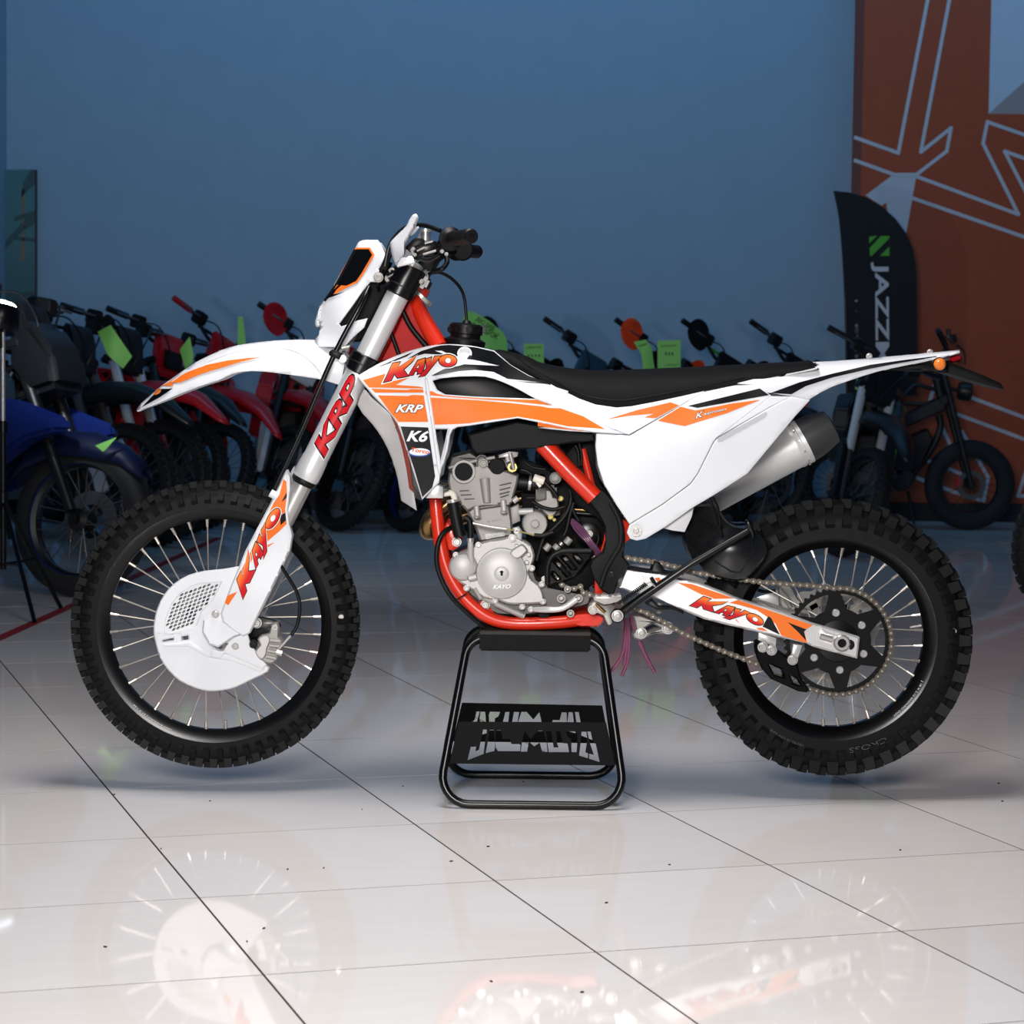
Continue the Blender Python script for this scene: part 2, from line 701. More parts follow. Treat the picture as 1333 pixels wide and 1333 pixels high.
WALLB = mat('painted_wall', S(150, 175, 193), .7, 0, .05, bump=.1, scale=5)
WALLO = mat('terracotta_wall_paint', S(176, 76, 42), .6, 0, .08, bump=.08, scale=12)
WLINE = mat('white_wall_line', S(205, 205, 210), .6)
BASEB = mat('black_baseboard', S(18, 18, 20), .4)
YB, YO = 10.44, 9.99
XR = 2.238
wb = box('wall_back', None, ((-3.4 + 3) / 2, YB + .1, 2.8), (6.8, .2, 5.6), WALLB, bev=0)
tag(wb, 'pale painted back wall in dim blue light behind the parked row', 'wall', None, 'structure')
wl = box('wall_left', None, (-3.5, 7.0, 2.8), (.2, 6.9, 5.6), WALLB, bev=0)
tag(wl, 'pale painted side wall meeting the back wall', 'wall', None, 'structure')
wr = box('wall_right', None, ((XR + 8) / 2, YO + .275, 2.8), (8 - XR, .55, 5.6), WALLO, bev=0)
tag(wr, 'terracotta feature wall with white outline graphics', 'wall', None, 'structure')
bb = box('baseboard_right', None, ((XR + 8) / 2, YO - .012, .06), (8 - XR, .02, .12), BASEB, bev=.002)
tag(bb, 'black baseboard along the terracotta wall', 'baseboard', None, 'structure')
bb = box('baseboard_back', None, ((-3.4 + XR) / 2, YB - .012, .06), (XR + 3.4, .02, .12), BASEB, bev=.002)
tag(bb, 'black baseboard along the pale back wall', 'baseboard', None, 'structure')


def wall_line(pts, wpx=4.6, y=YO):
    """painted stripe on the wall, mitred polyline"""
    for i, (a, b) in enumerate(zip(pts[:-1], pts[1:])):
        A, B = W(*a, y - .002 - .0006 * i), W(*b, y - .002 - .0006 * i)
        d = (B - A).normalized()
        n = Vector((-d.z, 0, d.x)) * (wpx / 2 / 199)
        A2, B2 = A - d * .008, B + d * .008
        bm = bmesh.new()
        bm.faces.new([bm.verts.new(v) for v in (A2 - n, B2 - n, B2 + n, A2 + n)])
        obj('painted_line', bm, WLINE, wr)


CR['W7'] = (1040, 0, .22504)
CR['W6'] = (1060, 230, .35271)
for L in (c('W7', 760, -80, 575, 885, 325, 795), c('W7', 885, -80, 705, 880, 880, 740, 855, 875, 680, 1010, 550, 1010, 325, 928),
          c('W7', 680, 1020, 1270, 1240, 1065, 830, 1090, 705, 1420, 820), c('W7', 655, 1145, 1420, 1411),
          c('W7', 1420, 957, 1190, 875, 1420, 1320), c('W6', 560, 808, 880, 928), c('W6', 520, 874, 880, 1008),
          c('W6', 470, 768, 446, 762, 420, 850), c('W6', 475, 930, 520, 1030), c('W6', 400, 1040, 545, 1098),
          c('W6', 380, 1112, 520, 1165, 625, 1197, 642, 1110, 545, 940), c('W6', 880, 1180, 752, 1178, 790, 1060)):
    wall_line(L)
decal('painted_patch', wr, c('W7', 545, 1010, 680, 1010, 612, 1400, 520, 1290, 505, 1170, 480, 1190, 385, 1130), YO, WLINE, g=0, lift=.0022)

# white box, its sloping sides narrowing to the front
LB = mat('white_lightbox', S(200, 212, 224), .5)
bm = bmesh.new()
a0, a1 = W(1287, 148, YO - .001), W(1300, -150, YO - .001)
x0, x1, z0, z1 = a0.x, a0.x + 1.3, a0.z, a0.z + 1.5
ins = .32
q = [bm.verts.new(v) for v in ((x0, YO, z0), (x1, YO, z0), (x1, YO, z1), (x0, YO, z1),
                               (x0 + ins, YO - .28, z0 + ins), (x1 - ins, YO - .28, z0 + ins), (x1 - ins, YO - .28, z1 - ins), (x0 + ins, YO - .28, z1 - ins))]
for f in ((3, 2, 1, 0), (4, 5, 6, 7), (0, 1, 5, 4), (1, 2, 6, 5), (2, 3, 7, 6), (3, 0, 4, 7)):
    bm.faces.new([q[i] for i in f])
bmesh.ops.recalc_face_normals(bm, faces=bm.faces)
tag(obj('wall_lightbox', bm, LB), 'white box with sloping sides high on the terracotta wall', 'box')

# glass board on the back wall
GB = empty('glass_board', W(24, 400, YB - .06))
tag(GB, 'greenish glass board on the back wall above the blue motorcycle', 'board')
GBM = mat('green_tinted_glass', S(92, 128, 128), .12, 0, .1, scale=3)
GBD = mat('dark_green_print', S(58, 90, 92), .3)
TAN = mat('tan_print', S(130, 108, 84), .5)


def loc(o, root):
    """keep world placement while parenting to a root that is not at the origin"""
    o.parent = root
    o.matrix_parent_inverse = root.matrix_basis.inverted()
    return o


y = YB - .06
o = panel('glass_pane', None, [(-60, 221), (47, 221), (47, 408), (-60, 408)], y, .02, GBM, g=0, rim=(.8, .003)); loc(o, GB)
for pts, mm in ((c('px', 47, 221, 40, 221, 31, 236, 27, 258, 34, 250, 47, 238), GBD), (c('px', 47, 274, 18, 282, 19, 288, 34, 284, 0, 322, 0, 332, 30, 300, 47, 290), GBD),
                (c('px', 47, 310, 20, 308, 20, 312, 47, 315), GBD), (c('px', 28, 246, 32, 246, 32, 338, 26, 340, 30, 300), TAN),
                (c('px', -60, 386, 47, 379, 47, 392, -60, 400), GBD)):
    o = decal('printed_mark', None, pts, y, mm, g=0, lift=.002); loc(o, GB)
o = panel('edge_strip', None, [(45.6, 221), (47.6, 221), (47.6, 408), (45.6, 408)], y - .004, .026, BASEB, g=0, rim=None); loc(o, GB)

# red floor-marking tape
tm = bmesh.new()
RT = mat('red_floor_tape', S(150, 34, 40), .45, 0, .2, scale=30)
A, B = G(-12, 836), G(95, 788)
C2 = G(285, 700)
for a, b in ((A, B), (B, C2)):
    d = (b - a).normalized()
    n = Vector((-d.y, d.x, 0)) * .024
    up = Vector((0, 0, .0012))
    tm.faces.new([tm.verts.new(v + up) for v in (a - n, b - n, b + n, a + n)])
tag(obj('floor_tape', tm, RT), 'worn red marking tape stuck on the floor tiles', 'tape')

# dark crumbs scattered on the tiles
dm = bmesh.new()
for k in range(20):
    px, py = random.uniform(60, 1330), random.uniform(1005, 1330)
    p = G(px, py)
    box_bm((p.x, p.y, .001), (random.uniform(.003, .007), random.uniform(.002, .004), .002), Matrix.Rotation(random.uniform(0, 3), 3, 'Z'), dm)
o = obj('crumbs', dm, BLACKP)
tag(o, 'small dark rubber crumbs scattered on the floor tiles', 'debris', None, 'stuff')

# feather banner by the wall corner
BN = empty('feather_banner', W(1160, 668, 9.55))
BN.location.z = 0
tag(BN, 'black feather banner with white vertical lettering and green emblem', 'banner')
BF = mat('black_banner_fabric', S(14, 17, 21), .8, 0, .1, bump=.2, scale=60)
GRE = mat('green_emblem', S(74, 168, 40), .6)
yb = tps((1090, 260, 9.50), (1170, 350, 9.47), (1190, 500, 9.5), (1110, 500, 9.53), (1130, 640, 9.5), (1190, 640, 9.48))
bp = c('W6', 75, 52, 130, 58, 190, 75, 250, 110, 300, 155, 340, 210, 362, 260, 374, 320, 378, 400, 379, 806, 300, 812, 200, 816, 122, 818, 118, 500, 108, 300, 95, 150)
o = panel('banner_cloth', None, bp, yb, .004, BF, g=14, rim=None); loc(o, BN)
for pts in (c('W6', 203, 222, 232, 218, 203, 246), c('W6', 246, 219, 277, 219, 277, 227, 212, 292, 205, 292, 205, 263), c('W6', 277, 258, 277, 292, 243, 292)):
    o = decal('emblem', None, pts, yb, GRE, g=0, lift=.003); loc(o, BN)
o = text_on('lettering', None, 'JAZZMO', c('W6', 210, 318)[0], c('W6', 214, 800)[0], 63 * .35271, on(yb, .003), WLINE, off=.02); loc(o, BN)
o = text_on('small_lettering', None, 'EVJE', c('W6', 148, 545)[0], c('W6', 148, 690)[0], 4.5, on(yb, .003), GPRINT); loc(o, BN)
o = text_on('small_lettering', None, 'I ·', c('W6', 150, 455)[0], c('W6', 150, 500)[0], 3.4, on(yb, .003), GPRINT); loc(o, BN)
pl = [W(*p, 9.52) for p in c('W6', 75, 52, 95, 150, 108, 300, 117, 500, 122, 800, 128, 1225)]
pl[-1].z = .02
o = tube('pole', None, pl, .009, BLACKM, 8, 4); loc(o, BN)
o = box('base_plate', None, (pl[-1].x + .1, 9.52, .01), (.4, .3, .02), BLACKM); loc(o, BN)

# ------------------------------------------------------------------ the white motocross motorcycle
BIKE = empty('motocross_motorcycle')
tag(BIKE, 'white and orange motocross motorcycle raised on a black lift stand', 'motorcycle')


def tyre_bm(R, hw, rb, knobs, n=96, c0=(0, 0, 0)):
    """tyre about the local Y axis. R carcass radius, hw half width, rb bead radius"""
    prof = []
    hgt = R - rb
    mid = rb + hgt * .52
    for k in range(15):
        a = math.pi * k / 14
        yy = -math.cos(a)
        s = math.sin(a)
        prof.append((rb + .0 + hgt * s ** .75, hw * math.copysign(abs(yy) ** .8, yy) * (1 if s > .35 else .93)))
    bm = lathe_bm(prof, c0, (0, 1, 0), n)
    for (yc, wy, r0, r1, N, ph, da, tilt) in knobs:
        for i in range(N):
            a = (i + ph) * 2 * math.pi / N
            er = Vector((math.cos(a), 0, math.sin(a)))
            et = Vector((-math.sin(a), 0, math.cos(a)))
            up = (er * math.cos(tilt) + Vector((0, 1, 0)) * math.sin(tilt) * (1 if yc > 0 else -1))
            lat = Vector((0, 1, 0)) * math.cos(tilt) - er * math.sin(tilt) * (1 if yc > 0 else -1)
            o = er * r0 + Vector((0, yc, 0))
            H = r1 - r0
            hv = []
            for (st, sl, h, tp) in ((-1, -1, 0, 1.12), (1, -1, 0, 1.12), (1, 1, 0, 1.12), (-1, 1, 0, 1.12), (-1, -1, 1, .92), (1, -1, 1, .92), (1, 1, 1, .92), (-1, 1, 1, .92)):
                hv.append(bm.verts.new(Vector(c0) + o + et * st * da * tp + lat * sl * wy * tp + up * H * h))
            for f in ((4, 5, 6, 7), (0, 1, 5, 4), (1, 2, 6, 5), (2, 3, 7, 6), (3, 0, 4, 7)):
                bm.faces.new([hv[q] for q in f])
    return finish(bm, 35)


def wheel(name, cen, R, hw, rb, ri, knobs, nsp, hub_r, hub_w, parent):
    """tyre, rim with spokes and nipples; cen world position, axle along Y"""
    ty = obj(name + '_tire', tyre_bm(R, hw, rb, knobs), RUBBER, parent)
    ty.location = cen
    rw = hw * .62
    rim = lathe('rim', parent, [(rb + .004, -rw), (rb + .009, -rw - .001), (rb + .009, -rw + .004), (rb - .004, -rw + .006), (ri + .006, -rw * .45), (ri, -rw * .3), (ri, rw * .3), (ri + .006, rw * .45),
                                (rb - .004, rw - .006), (rb + .009, rw - .004), (rb + .009, rw + .001), (rb + .004, rw)], (0, 0, 0), (0, 1, 0), BLACKM, 96, closed=True)
    rim.name = name + '_rim'
    rim.location = cen
    spm = npm = None
    for k in range(nsp):
        a = (k + .5) * 2 * math.pi / nsp
        side = -1 if k % 2 == 0 else 1
        lead = .62 if (k // 2) % 2 == 0 else -.62
        p1 = Vector((math.cos(a) * ri, side * rw * .12, math.sin(a) * ri))
        p0 = Vector((math.cos(a + lead) * hub_r, side * hub_w, math.sin(a + lead) * hub_r))
        if spm is None:
            Lr = (p1 - p0).length
            spm = bpy.data.meshes.new('spoke')
            b = finish(tube_bm([(0, 0, 0), (0, 0, 1)], .00185, 6)); b.to_mesh(spm); b.free()
            spm.materials.append(SPOKEM)
            npm = bpy.data.meshes.new('nipple')
            b = finish(tube_bm([(0, 0, 0), (0, 0, .004), (0, 0, .0045), (0, 0, .021)], [.0048, .0048, .0037, .0034], 7)); b.to_mesh(npm); b.free()
            npm.materials.append(SPOKEM)
        d = p1 - p0
        o = obj('spoke', spm, None, rim)
        q = d.to_track_quat('Z', 'Y')
        o.rotation_mode = 'QUATERNION'
        o.rotation_quaternion = q
        o.location = p0
        o.scale = (1, 1, d.length)
        o = obj('nipple', npm, None, rim)
        o.rotation_mode = 'QUATERNION'
        o.rotation_quaternion = (-d).to_track_quat('Z', 'Y')
        o.location = p1 + d.normalized() * .002
    return ty, rim


# --- front wheel
CF = W(281, 812.5, 0)
RF = .3335
kn_f = [(-.0375, .0105, .304, .3155, 60, .5, .0068, .95), (.0375, .0105, .304, .3155, 60, .5, .0068, .95),
        (-.0235, .0075, .322, .3435, 60, 0, .0085, .3), (.0235, .0075, .322, .3435, 60, 0, .0085, .3), (-.007, .0065, .330, .3465, 60, .5, .0085, .05), (.007, .0065, .330, .3465, 60, .5, .0085, .05)]
wheel('front', CF, RF, .043, .281, .254, kn_f, 36, .030, .030, BIKE)
lathe('front_hub', BIKE, [(.0, -.075), (.02, -.075), (.022, -.05), (.036, -.04), (.036, -.03), (.02, -.022), (.02, .022), (.036, .03), (.036, .04), (.022, .05), (.02, .075), (0, .075)], CF, (0, 1, 0), BLACKM, 28)
# wavy brake disc
bm = bmesh.new()
disc = [((.118 + .006 * math.sin(12 * a)) * math.cos(a), (.118 + .006 * math.sin(12 * a)) * math.sin(a)) for a in [k * 2 * math.pi / 96 for k in range(96)]]


def disc_obj(name, parent, cen, y0, th, outer, holes, m):
    loops = [[Vector((x, z, 0)) for x, z in L] for L in [outer] + holes]
    fl_ = [v for L in loops for v in L]
    b = bmesh.new()
    fr = [b.verts.new((v.x + cen.x, y0, v.y + cen.z)) for v in fl_]
    bk = [b.verts.new((v.x + cen.x, y0 + th, v.y + cen.z)) for v in fl_]
    for t in tessellate_polygon(loops):
        if len(set(t)) == 3:
            try:
                b.faces.new([fr[i] for i in t]); b.faces.new([bk[i] for i in reversed(t)])
            except ValueError:
                pass
    s = 0
    for L in loops:
        n = len(L)
        for i in range(n):
            b.faces.new((fr[s + i], fr[s + (i + 1) % n], bk[s + (i + 1) % n], bk[s + i]))
        s += n
    return obj(name, finish(b, 35), m, parent)


dh = [ell(.1 * math.cos(k * math.pi / 12), .1 * math.sin(k * math.pi / 12), .006, .006, 10) for k in range(24)] + [ell(0, 0, .075, .075, 40)]
disc_obj('front_brake_disc', BIKE, CF, -.062, .004, disc, dh, STEEL)
sp = []
for k in range(6):
    a = k * math.pi / 3
    sp.append([(.082 * math.cos(a + s), .082 * math.sin(a + s)) for s in (-.12, .12)] + [(.034 * math.cos(a + s), .034 * math.sin(a + s)) for s in (.25, -.25)])
for L in sp:
    disc_obj('disc_carrier', BIKE, CF, -.060, .004, L[::-1], [], STEEL)

# --- disc cover with its honeycomb vent
yc_ = tps((279, 822, -.098), (205, 815, -.086), (279, 897, -.088), (250, 745, -.088), (330, 740, -.112), (345, 865, -.092), (300, 815, -.112), (322, 800, -.118))
cov = cat(c('A', 765, 458, 735, 464, 690, 471, 620, 478, 550, 496, 490, 531, 445, 580, 415, 640, 402, 700, 400, 745, 410, 800, 430, 858, 465, 910, 515, 955, 580, 985, 640, 998, 700, 995, 760, 981, 820, 952, 868, 930), 2, False) \
    + c('A', 895, 915, 904, 897, 885, 882, 850, 840, 820, 790, 804, 745, 808, 710, 830, 690, 835, 600, 830, 520)
vent = c('A', 562, 548, 600, 534, 690, 528, 655, 600, 606, 650, 582, 712, 450, 748, 454, 690, 480, 622, 518, 575)
sl1 = c('A', 440, 778, 487, 768, 487, 777, 440, 785)
sl2 = c('A', 522, 762, 550, 757, 551, 775, 523, 779)
arch = cat(c('A', 660, 800, 690, 788, 722, 792, 712, 812, 700, 824, 675, 812), 3)
dc = panel('disc_cover', BIKE, cov, yc_, .012, WHITE, holes=[vent, sl1, sl2, arch], g=9, rim=(1.6, .004), label='white brake disc cover with honeycomb vent')
# honeycomb made of cells, each with an oval opening
gm = bmesh.new()
ax = c('N', 0, 0, 39, -14)
vx = np.array(ax[1]) - np.array(ax[0])
ax = c('N', 0, 0, -12, 35)
vy = np.array(ax[1]) - np.array(ax[0])
org = np.array(c('A', 570, 640)[0])


def inside(p, poly):
    r = False
    for i in range(len(poly)):
        a, b = poly[i - 1], poly[i]
        if (a[1] > p[1]) != (b[1] > p[1]) and p[0] < (b[0] - a[0]) * (p[1] - a[1]) / (b[1] - a[1]) + a[0]:
            r = not r
    return r


vbig = offset(vent, 4)
hexd = [(2 / 3, -1 / 3), (1 / 3, 1 / 3), (-1 / 3, 2 / 3), (-2 / 3, 1 / 3), (-1 / 3, -1 / 3), (1 / 3, -2 / 3)]
for i in range(-24, 25):
    for j in range(-24, 25):
        cc = org + vx * i + vy * j - vx * (j * .0) + vy * 0
        cc = org + vx * i + (vy + vx * -.5 + vx * .5) * j
        if not inside(cc, vbig):
            continue
        full = inside(cc, offset(vent, -1.5))
        hx = [cc + vx * (a * 1) + vy * (b * 1) for a, b in hexd]
        hx = [cc + (vx * a * 1.0 + vy * b * 1.0) for a, b in ((.5, .5), (-.0, .5), (-.5, .5), (-.5, 0), (-.5, -.5), (0, -.5), (.5, -.5), (.5, 0))]
        fr = [gm.verts.new(W(p[0], p[1], yc_(*p) + .003)) for p in hx]
        if full:
            inn = [cc + (p - cc) * (.62 if k % 2 == 0 else .74) for k, p in enumerate(hx)]
            iv = [gm.verts.new(W(p[0], p[1], yc_(*p) + .003)) for p in inn]
            ib = [gm.verts.new(W(p[0], p[1], yc_(*p) + .008)) for p in inn]
            for k in range(8):
                gm.faces.new((fr[k], fr[(k + 1) % 8], iv[(k + 1) % 8], iv[k]))
                gm.faces.new((iv[k], iv[(k + 1) % 8], ib[(k + 1) % 8], ib[k]))
        else:
            gm.faces.new(fr)
bmesh.ops.remove_doubles(gm, verts=gm.verts, dist=.0002)
obj('honeycomb_vent', finish(gm, 40), WHITE, dc)
# raised rib and bracket arm of the cover
panel('cover_rib', dc, c('A', 440, 795, 560, 785, 640, 830, 760, 845, 880, 905, 860, 918, 740, 868, 630, 850, 550, 806, 445, 806), lambda x, y: yc_(x, y) - .004, .008, WHITE, g=9)
panel('cover_shield', dc, c('A', 718, 800, 745, 770, 805, 745, 820, 790, 850, 840, 890, 884, 870, 905, 780, 865, 700, 830), lambda x, y: yc_(x, y) - .008, .012, WHITE, g=9)
panel('vent_hood', dc, c('A', 655, 815, 690, 826, 712, 824, 690, 858, 640, 848), lambda x, y: yc_(x, y) - .012, .014, WHITE, g=9)
for p in ((668, 665), (755, 803)):
    q = c('A', *p)[0]
    bolt(dc, *q, yc_(*q) - .008 if p[0] > 700 else -.128, .0075)

# --- fork
FA, FB = np.array((521.0, 377.0)), np.array((396.5, 624.7))
fdir = (FB - FA) / np.hypot(*(FB - FA))


def fk(s, y=-.105, o=0.0):
    """point on the fork axis, s px along it from the top, o px across"""
    p = FA + fdir * s + np.array((fdir[1], -fdir[0])) * -o
    return W(p[0], p[1], y)


def fork_leg(y, far=False):
    ru, rl = .0273, .0298
    a, b = fk(-14, y), fk(277, y)
    u = (b - a).normalized()
    def L(s):
        return (fk(s, y) - a).dot(u)
    leg = lathe('fork_leg', BIKE, [(0, 0), (ru, 0), (ru, L(100)), (ru, L(112)), (rl, L(118)), (rl, L(244)), (rl + .0012, L(247)), (rl + .0022, L(262)), (rl + .0022, L(271)), (rl - .001, L(277)), (.0265, L(278)), (0, L(278))], a, u, SILV, 32)
    lathe('fork_slider', leg, [(0, L(270)), (.0235, L(270)), (.0235, L(440)), (0, L(440))], a, u, CHROME, 28)
    lathe('dust_seal', leg, [(.0305, L(276)), (.0305, L(280)), (.025, L(284)), (.0237, L(284))], a, u, SOFTR, 28)
    return leg


LEGN = fork_leg(-.105)
LEGF = fork_leg(.105)
# letters down the near leg, wrapped on the tube
def fork_fn(lift):
    def fn(s, o):
        # s px along fork, o px across (right positive)
        ang = (o / 545) / .0298
        axis = fk(s)
        u = (fk(277) - fk(0)).normalized()
        n = Vector((0, -1, 0))
        n = (n - u * n.dot(u)).normalized()
        t = n.cross(u)
        if t.x < 0:
            t = -t
        return axis + (n * math.cos(ang) + t * math.sin(ang)) * (.0298 + lift)
    return fn


for off, mm, lf in ((.055, WPRINT, .0005), (.03, BLACKD, .0009), (-.005, REDD, .0013)):
    o = text_on('lettering', LEGN, 'KRP', (236, 10), (129, 10), 18, fork_fn(lf), mm, off=off + .035, shear=.25, g=14, flip=True, space=.86)
o = text_on('small_lettering', LEGN, 'KAYO RACING PERFORMANCE', (200, 4), (138, 4), 2.0, fork_fn(.0017), BLACKD, g=4, flip=True)


# triple clamps
def clamp(name, s0, s1, r, parent=BIKE):
    o = None
    for y in (-.105, .105):
        a, b = fk(s0, y), fk(s1, y)
        q = cyl(name, parent, a, b, r, BLACKM, 28, .08)
        o = o or q
    return o


TC = clamp('top_clamp_collar', -34, 8, .0365)
cyl('clamp_ring', TC, fk(-6), fk(-4), .0372, BLACKP, 28)
cyl('fork_cap', TC, fk(-40), fk(-33), .026, STEEL, 20)
TL = clamp('lower_clamp_collar', 96, 122, .0365)
cyl('clamp_ring', TL, fk(108), fk(110), .0375, BLACKP, 28)
a, b = fk(-14, -.1), fk(-14, .1)
box('top_bridge', BIKE, ((a + b) / 2) + Vector((.02, 0, .006)), (.085, .2, .03), BLACKM, Matrix.Rotation(math.radians(26), 3, 'Y'), .006)
a, b = fk(109, -.1), fk(109, .1)
box('lower_bridge', BIKE, ((a + b) / 2) + Vector((.02, 0, .0)), (.085, .2, .035), BLACKM, Matrix.Rotation(math.radians(26), 3, 'Y'), .006)
for p in ((580, 415), (560, 455)):
    bolt(TC, *c('B', *p)[0], -.12, .0075, CASTG)
bolt(TC, *c('B', 748, 472)[0], -.12, .005, CASTG)
tube('clamp_lug', TC, wp('B', -.11, 555, 450, 610, 420), .016, BLACKM, 12)

# fork guard
yg = tps((375, 615, -.128), (372, 640, -.142), (350, 690, -.147), (330, 720, -.146), (375, 710, -.132), (300, 800, -.136), (340, 790, -.138), (310, 770, -.147), (325, 815, -.130), (352, 760, -.138))
gp = c('A', 975, 40, 990, 72, 990, 130, 980, 210, 986, 270, 1000, 325, 988, 395, 955, 465, 905, 570, 850, 680, 818, 748, 790, 762, 755, 745, 700, 700, 690, 660, 706, 620, 735, 540, 765, 470, 800, 385, 850, 290, 900, 195, 940, 112, 962, 60)
fg = panel('fork_guard', BIKE, gp, yg, .05, WHITE, g=10, rim=(2.2, .006), label='white fork guard with orange and red lettering')
K0 = {'K': [(297, 384), (375, 217), (440, 207), (420, 255), (585, 148), (545, 205), (470, 275), (510, 330), (415, 348), (388, 312), (362, 368)],
      'A': [(510, 328), (592, 194), (656, 174), (648, 250), (630, 303), (588, 314), (594, 284), (566, 290), (552, 320)],
      'Y': [(597, 340), (668, 262), (662, 182), (712, 166), (706, 215), (740, 158), (797, 153), (655, 326)]}
KO = ell(853, 197, 78, 53, 28)
KH = ell(855, 195, 26, 25, 20)
KGRAD = None


def grad_material():
    m = bpy.data.materials.new('orange_red_gradient_print')
    m.use_nodes = True
    nt = m.node_tree
    b = nt.nodes['Principled BSDF']
    at = nt.nodes.new('ShaderNodeAttribute')
    at.attribute_name = 'fade'
    r = nt.nodes.new('ShaderNodeValToRGB')
    r.color_ramp.elements[0].color = S(240, 120, 40)
    r.color_ramp.elements[0].position = .3
    r.color_ramp.elements[1].color = S(196, 14, 26)
    r.color_ramp.elements[1].position = .78
    e = r.color_ramp.elements.new(.55)
    e.color = S(222, 74, 34)
    nt.links.new(at.outputs['Fac'], r.inputs[0])
    nt.links.new(r.outputs[0], b.inputs['Base Color'])
    b.inputs['Roughness'].default_value = .5
    b.inputs['Specular IOR Level'].default_value = .2
    return m


KGRAD = grad_material()


def kayo(parent, yf, src, dst, grow=1.0, hole=True):
    """the slanted brand word: white edge, black edge, orange to red letters"""
    mp = poly_map(src, dst)
    inv = poly_map(dst, src)
    polys = [[mp(p) for p in K0[k]] for k in 'KAY'] + [[mp(p) for p in KO]]
    hol = [mp(p) for p in KH]
    for p in polys:
        decal('letter_edge', parent, offset(p, 2.1 * grow), yf, WPRINT, lift=.0013, g=6)
    for i, p in enumerate(polys):
        decal('letter_outline', parent, offset(p, 1.0 * grow), yf, BLACKD, lift=.0018, g=6)
    for i, p in enumerate(polys):
        o = decal('letter', parent, offset(p, -.25 * grow), yf, KGRAD, holes=[hol] if i == 3 else [], lift=.0023, g=4)
        at = o.data.attributes.new('fade', 'FLOAT', 'POINT')
        for v, d in zip(o.data.vertices, at.data):
            q = R3.transposed() @ (v.co - CAMP)
            u = inv((666.5 + F * q.x / q.y, 666.5 - F * q.z / q.y))
            base = 360 - (u[0] - 300) * .22   # letters climb along the word
            d.value = min(1, max(0, 1 - (base - u[1]) / 140)) if i < 3 else min(1, max(0, (u[1] - 150) / 100))
        if i == 1:
            decal('letter_centre', parent, offset([mp(p) for p in ((576, 262), (602, 226), (600, 258))], .6 * grow), yf, BLACKD, lift=.0026, g=0)
            decal('letter_centre', parent, [mp(p) for p in ((580, 260), (600, 233), (598, 257))], yf, WPRINT, lift=.0030, g=0)
        if i == 3:
            decal('letter_centre', parent, offset(hol, 1.0 * grow), yf, BLACKD, lift=.0020, g=0)
            decal('letter_centre', parent, offset(hol, -.4 * grow), yf, WPRINT, lift=.0026, g=0)


SRC = [(297, 384), (375, 217), (853, 197)]
decal('stripe', fg, c('R', 620, 30, 650, 55, 655, 160, 660, 300, 655, 360, 590, 390, 600, 480, 665, 440, 668, 470, 580, 560, 455, 665, 440, 600, 250, 940, 150, 1070, 135, 1065, 260, 820, 400, 520, 520, 270, 575, 190), yg, ORANGE, lift=.0009)
decal('stripe', fg, c('R', 600, 260, 650, 165, 655, 215, 620, 250), yg, BLACKD, lift=.0012)
decal('stripe', fg, c('R', 585, 400, 655, 362, 662, 435, 590, 500), yg, BLACKD, lift=.0012)
decal('stripe', fg, c('R', 20, 1290, 45, 1220, 148, 1180, 55, 1318), yg, ORANGE, lift=.0009)
decal('stripe', fg, c('R', 458, 702, 530, 675, 456, 728), yg, ORANGE, lift=.0009)
kayo(fg, yg, SRC, [c('R', 205, 1262)[0], c('R', 142, 1052)[0], c('R', 512, 432)[0]], .8)
lathe('cable_boss', fg, [(0, -.014), (.0095, -.014), (.0095, .006), (0, .006)], wp('R', -.145, 540, 200)[0], wp('R', -.145, 590, 225)[0] - wp('R', -.145, 480, 160)[0], WHITE, 16)
panel('guard_edge', fg, c('A', 978, 45, 990, 72, 990, 130, 980, 210, 986, 270, 1000, 325, 988, 395, 980, 390, 990, 325, 976, 270, 970, 210, 981, 130, 980, 75), lambda x, y: yg(x, y) - .006, .012, WHITE, g=9)
mir(panel('far_fork_guard', BIKE, gp, yg, .05, WHITE, g=14), parent=BIKE)
far = [o for o in BIKE.children if o.name.startswith('far_fork_guard')]
bpy.data.objects.remove(far[0])
# axle clamp lug
panel('axle_lug', BIKE, c('A', 690, 650, 755, 640, 830, 690, 806, 742, 745, 765, 680, 810, 640, 795, 610, 740, 615, 690), -.125, .07, WHITE, g=10, rim=(2, .008))
cyl('axle', BIKE, CF + Vector((0, -.116, 0)), CF + Vector((0, .13, 0)), .011, STEEL, 18)
LUGF = panel('axle_lug', BIKE, c('A', 690, 650, 755, 640, 830, 690, 806, 742, 745, 765, 680, 810, 640, 795, 610, 740, 615, 690), -.125, .07, WHITE, g=0)
mir(LUGF)
bpy.data.objects.remove(LUGF)

# brake caliper and hose
CB = panel('caliper_bracket', BIKE, cat(c('N', 800, 650, 850, 520, 900, 488, 980, 495, 1060, 520, 1095, 545, 1095, 590, 1010, 640, 900, 700, 850, 780, 820, 720), 2), -.092, .012, BLACKM, g=0)
cal = panel('caliper', BIKE, cat(c('N', 870, 790, 920, 730, 900, 680, 940, 640, 1000, 625, 1030, 545, 1080, 535, 1090, 600, 1085, 660, 1120, 700, 1100, 790, 1075, 850, 1045, 885, 1000, 895, 940, 865), 2), -.108, .045, CASTG, g=8, rim=(2, .006))
panel('piston_cover', cal, cat(c('N', 880, 790, 925, 730, 905, 680, 950, 645, 1000, 650, 1010, 700, 985, 760, 975, 820, 930, 860), 2), -.116, .02, SILVW, g=0, rim=(1.6, .004))
for yy, (x0, y0, x1, y1) in enumerate(((1010, 690, 1100, 700), (1005, 735, 1100, 745), (990, 780, 1080, 800), (975, 830, 1065, 850))):
    tube('fin', cal, wp('N', -.112, x0, y0, x1, y1), .0045, CASTG, 8)
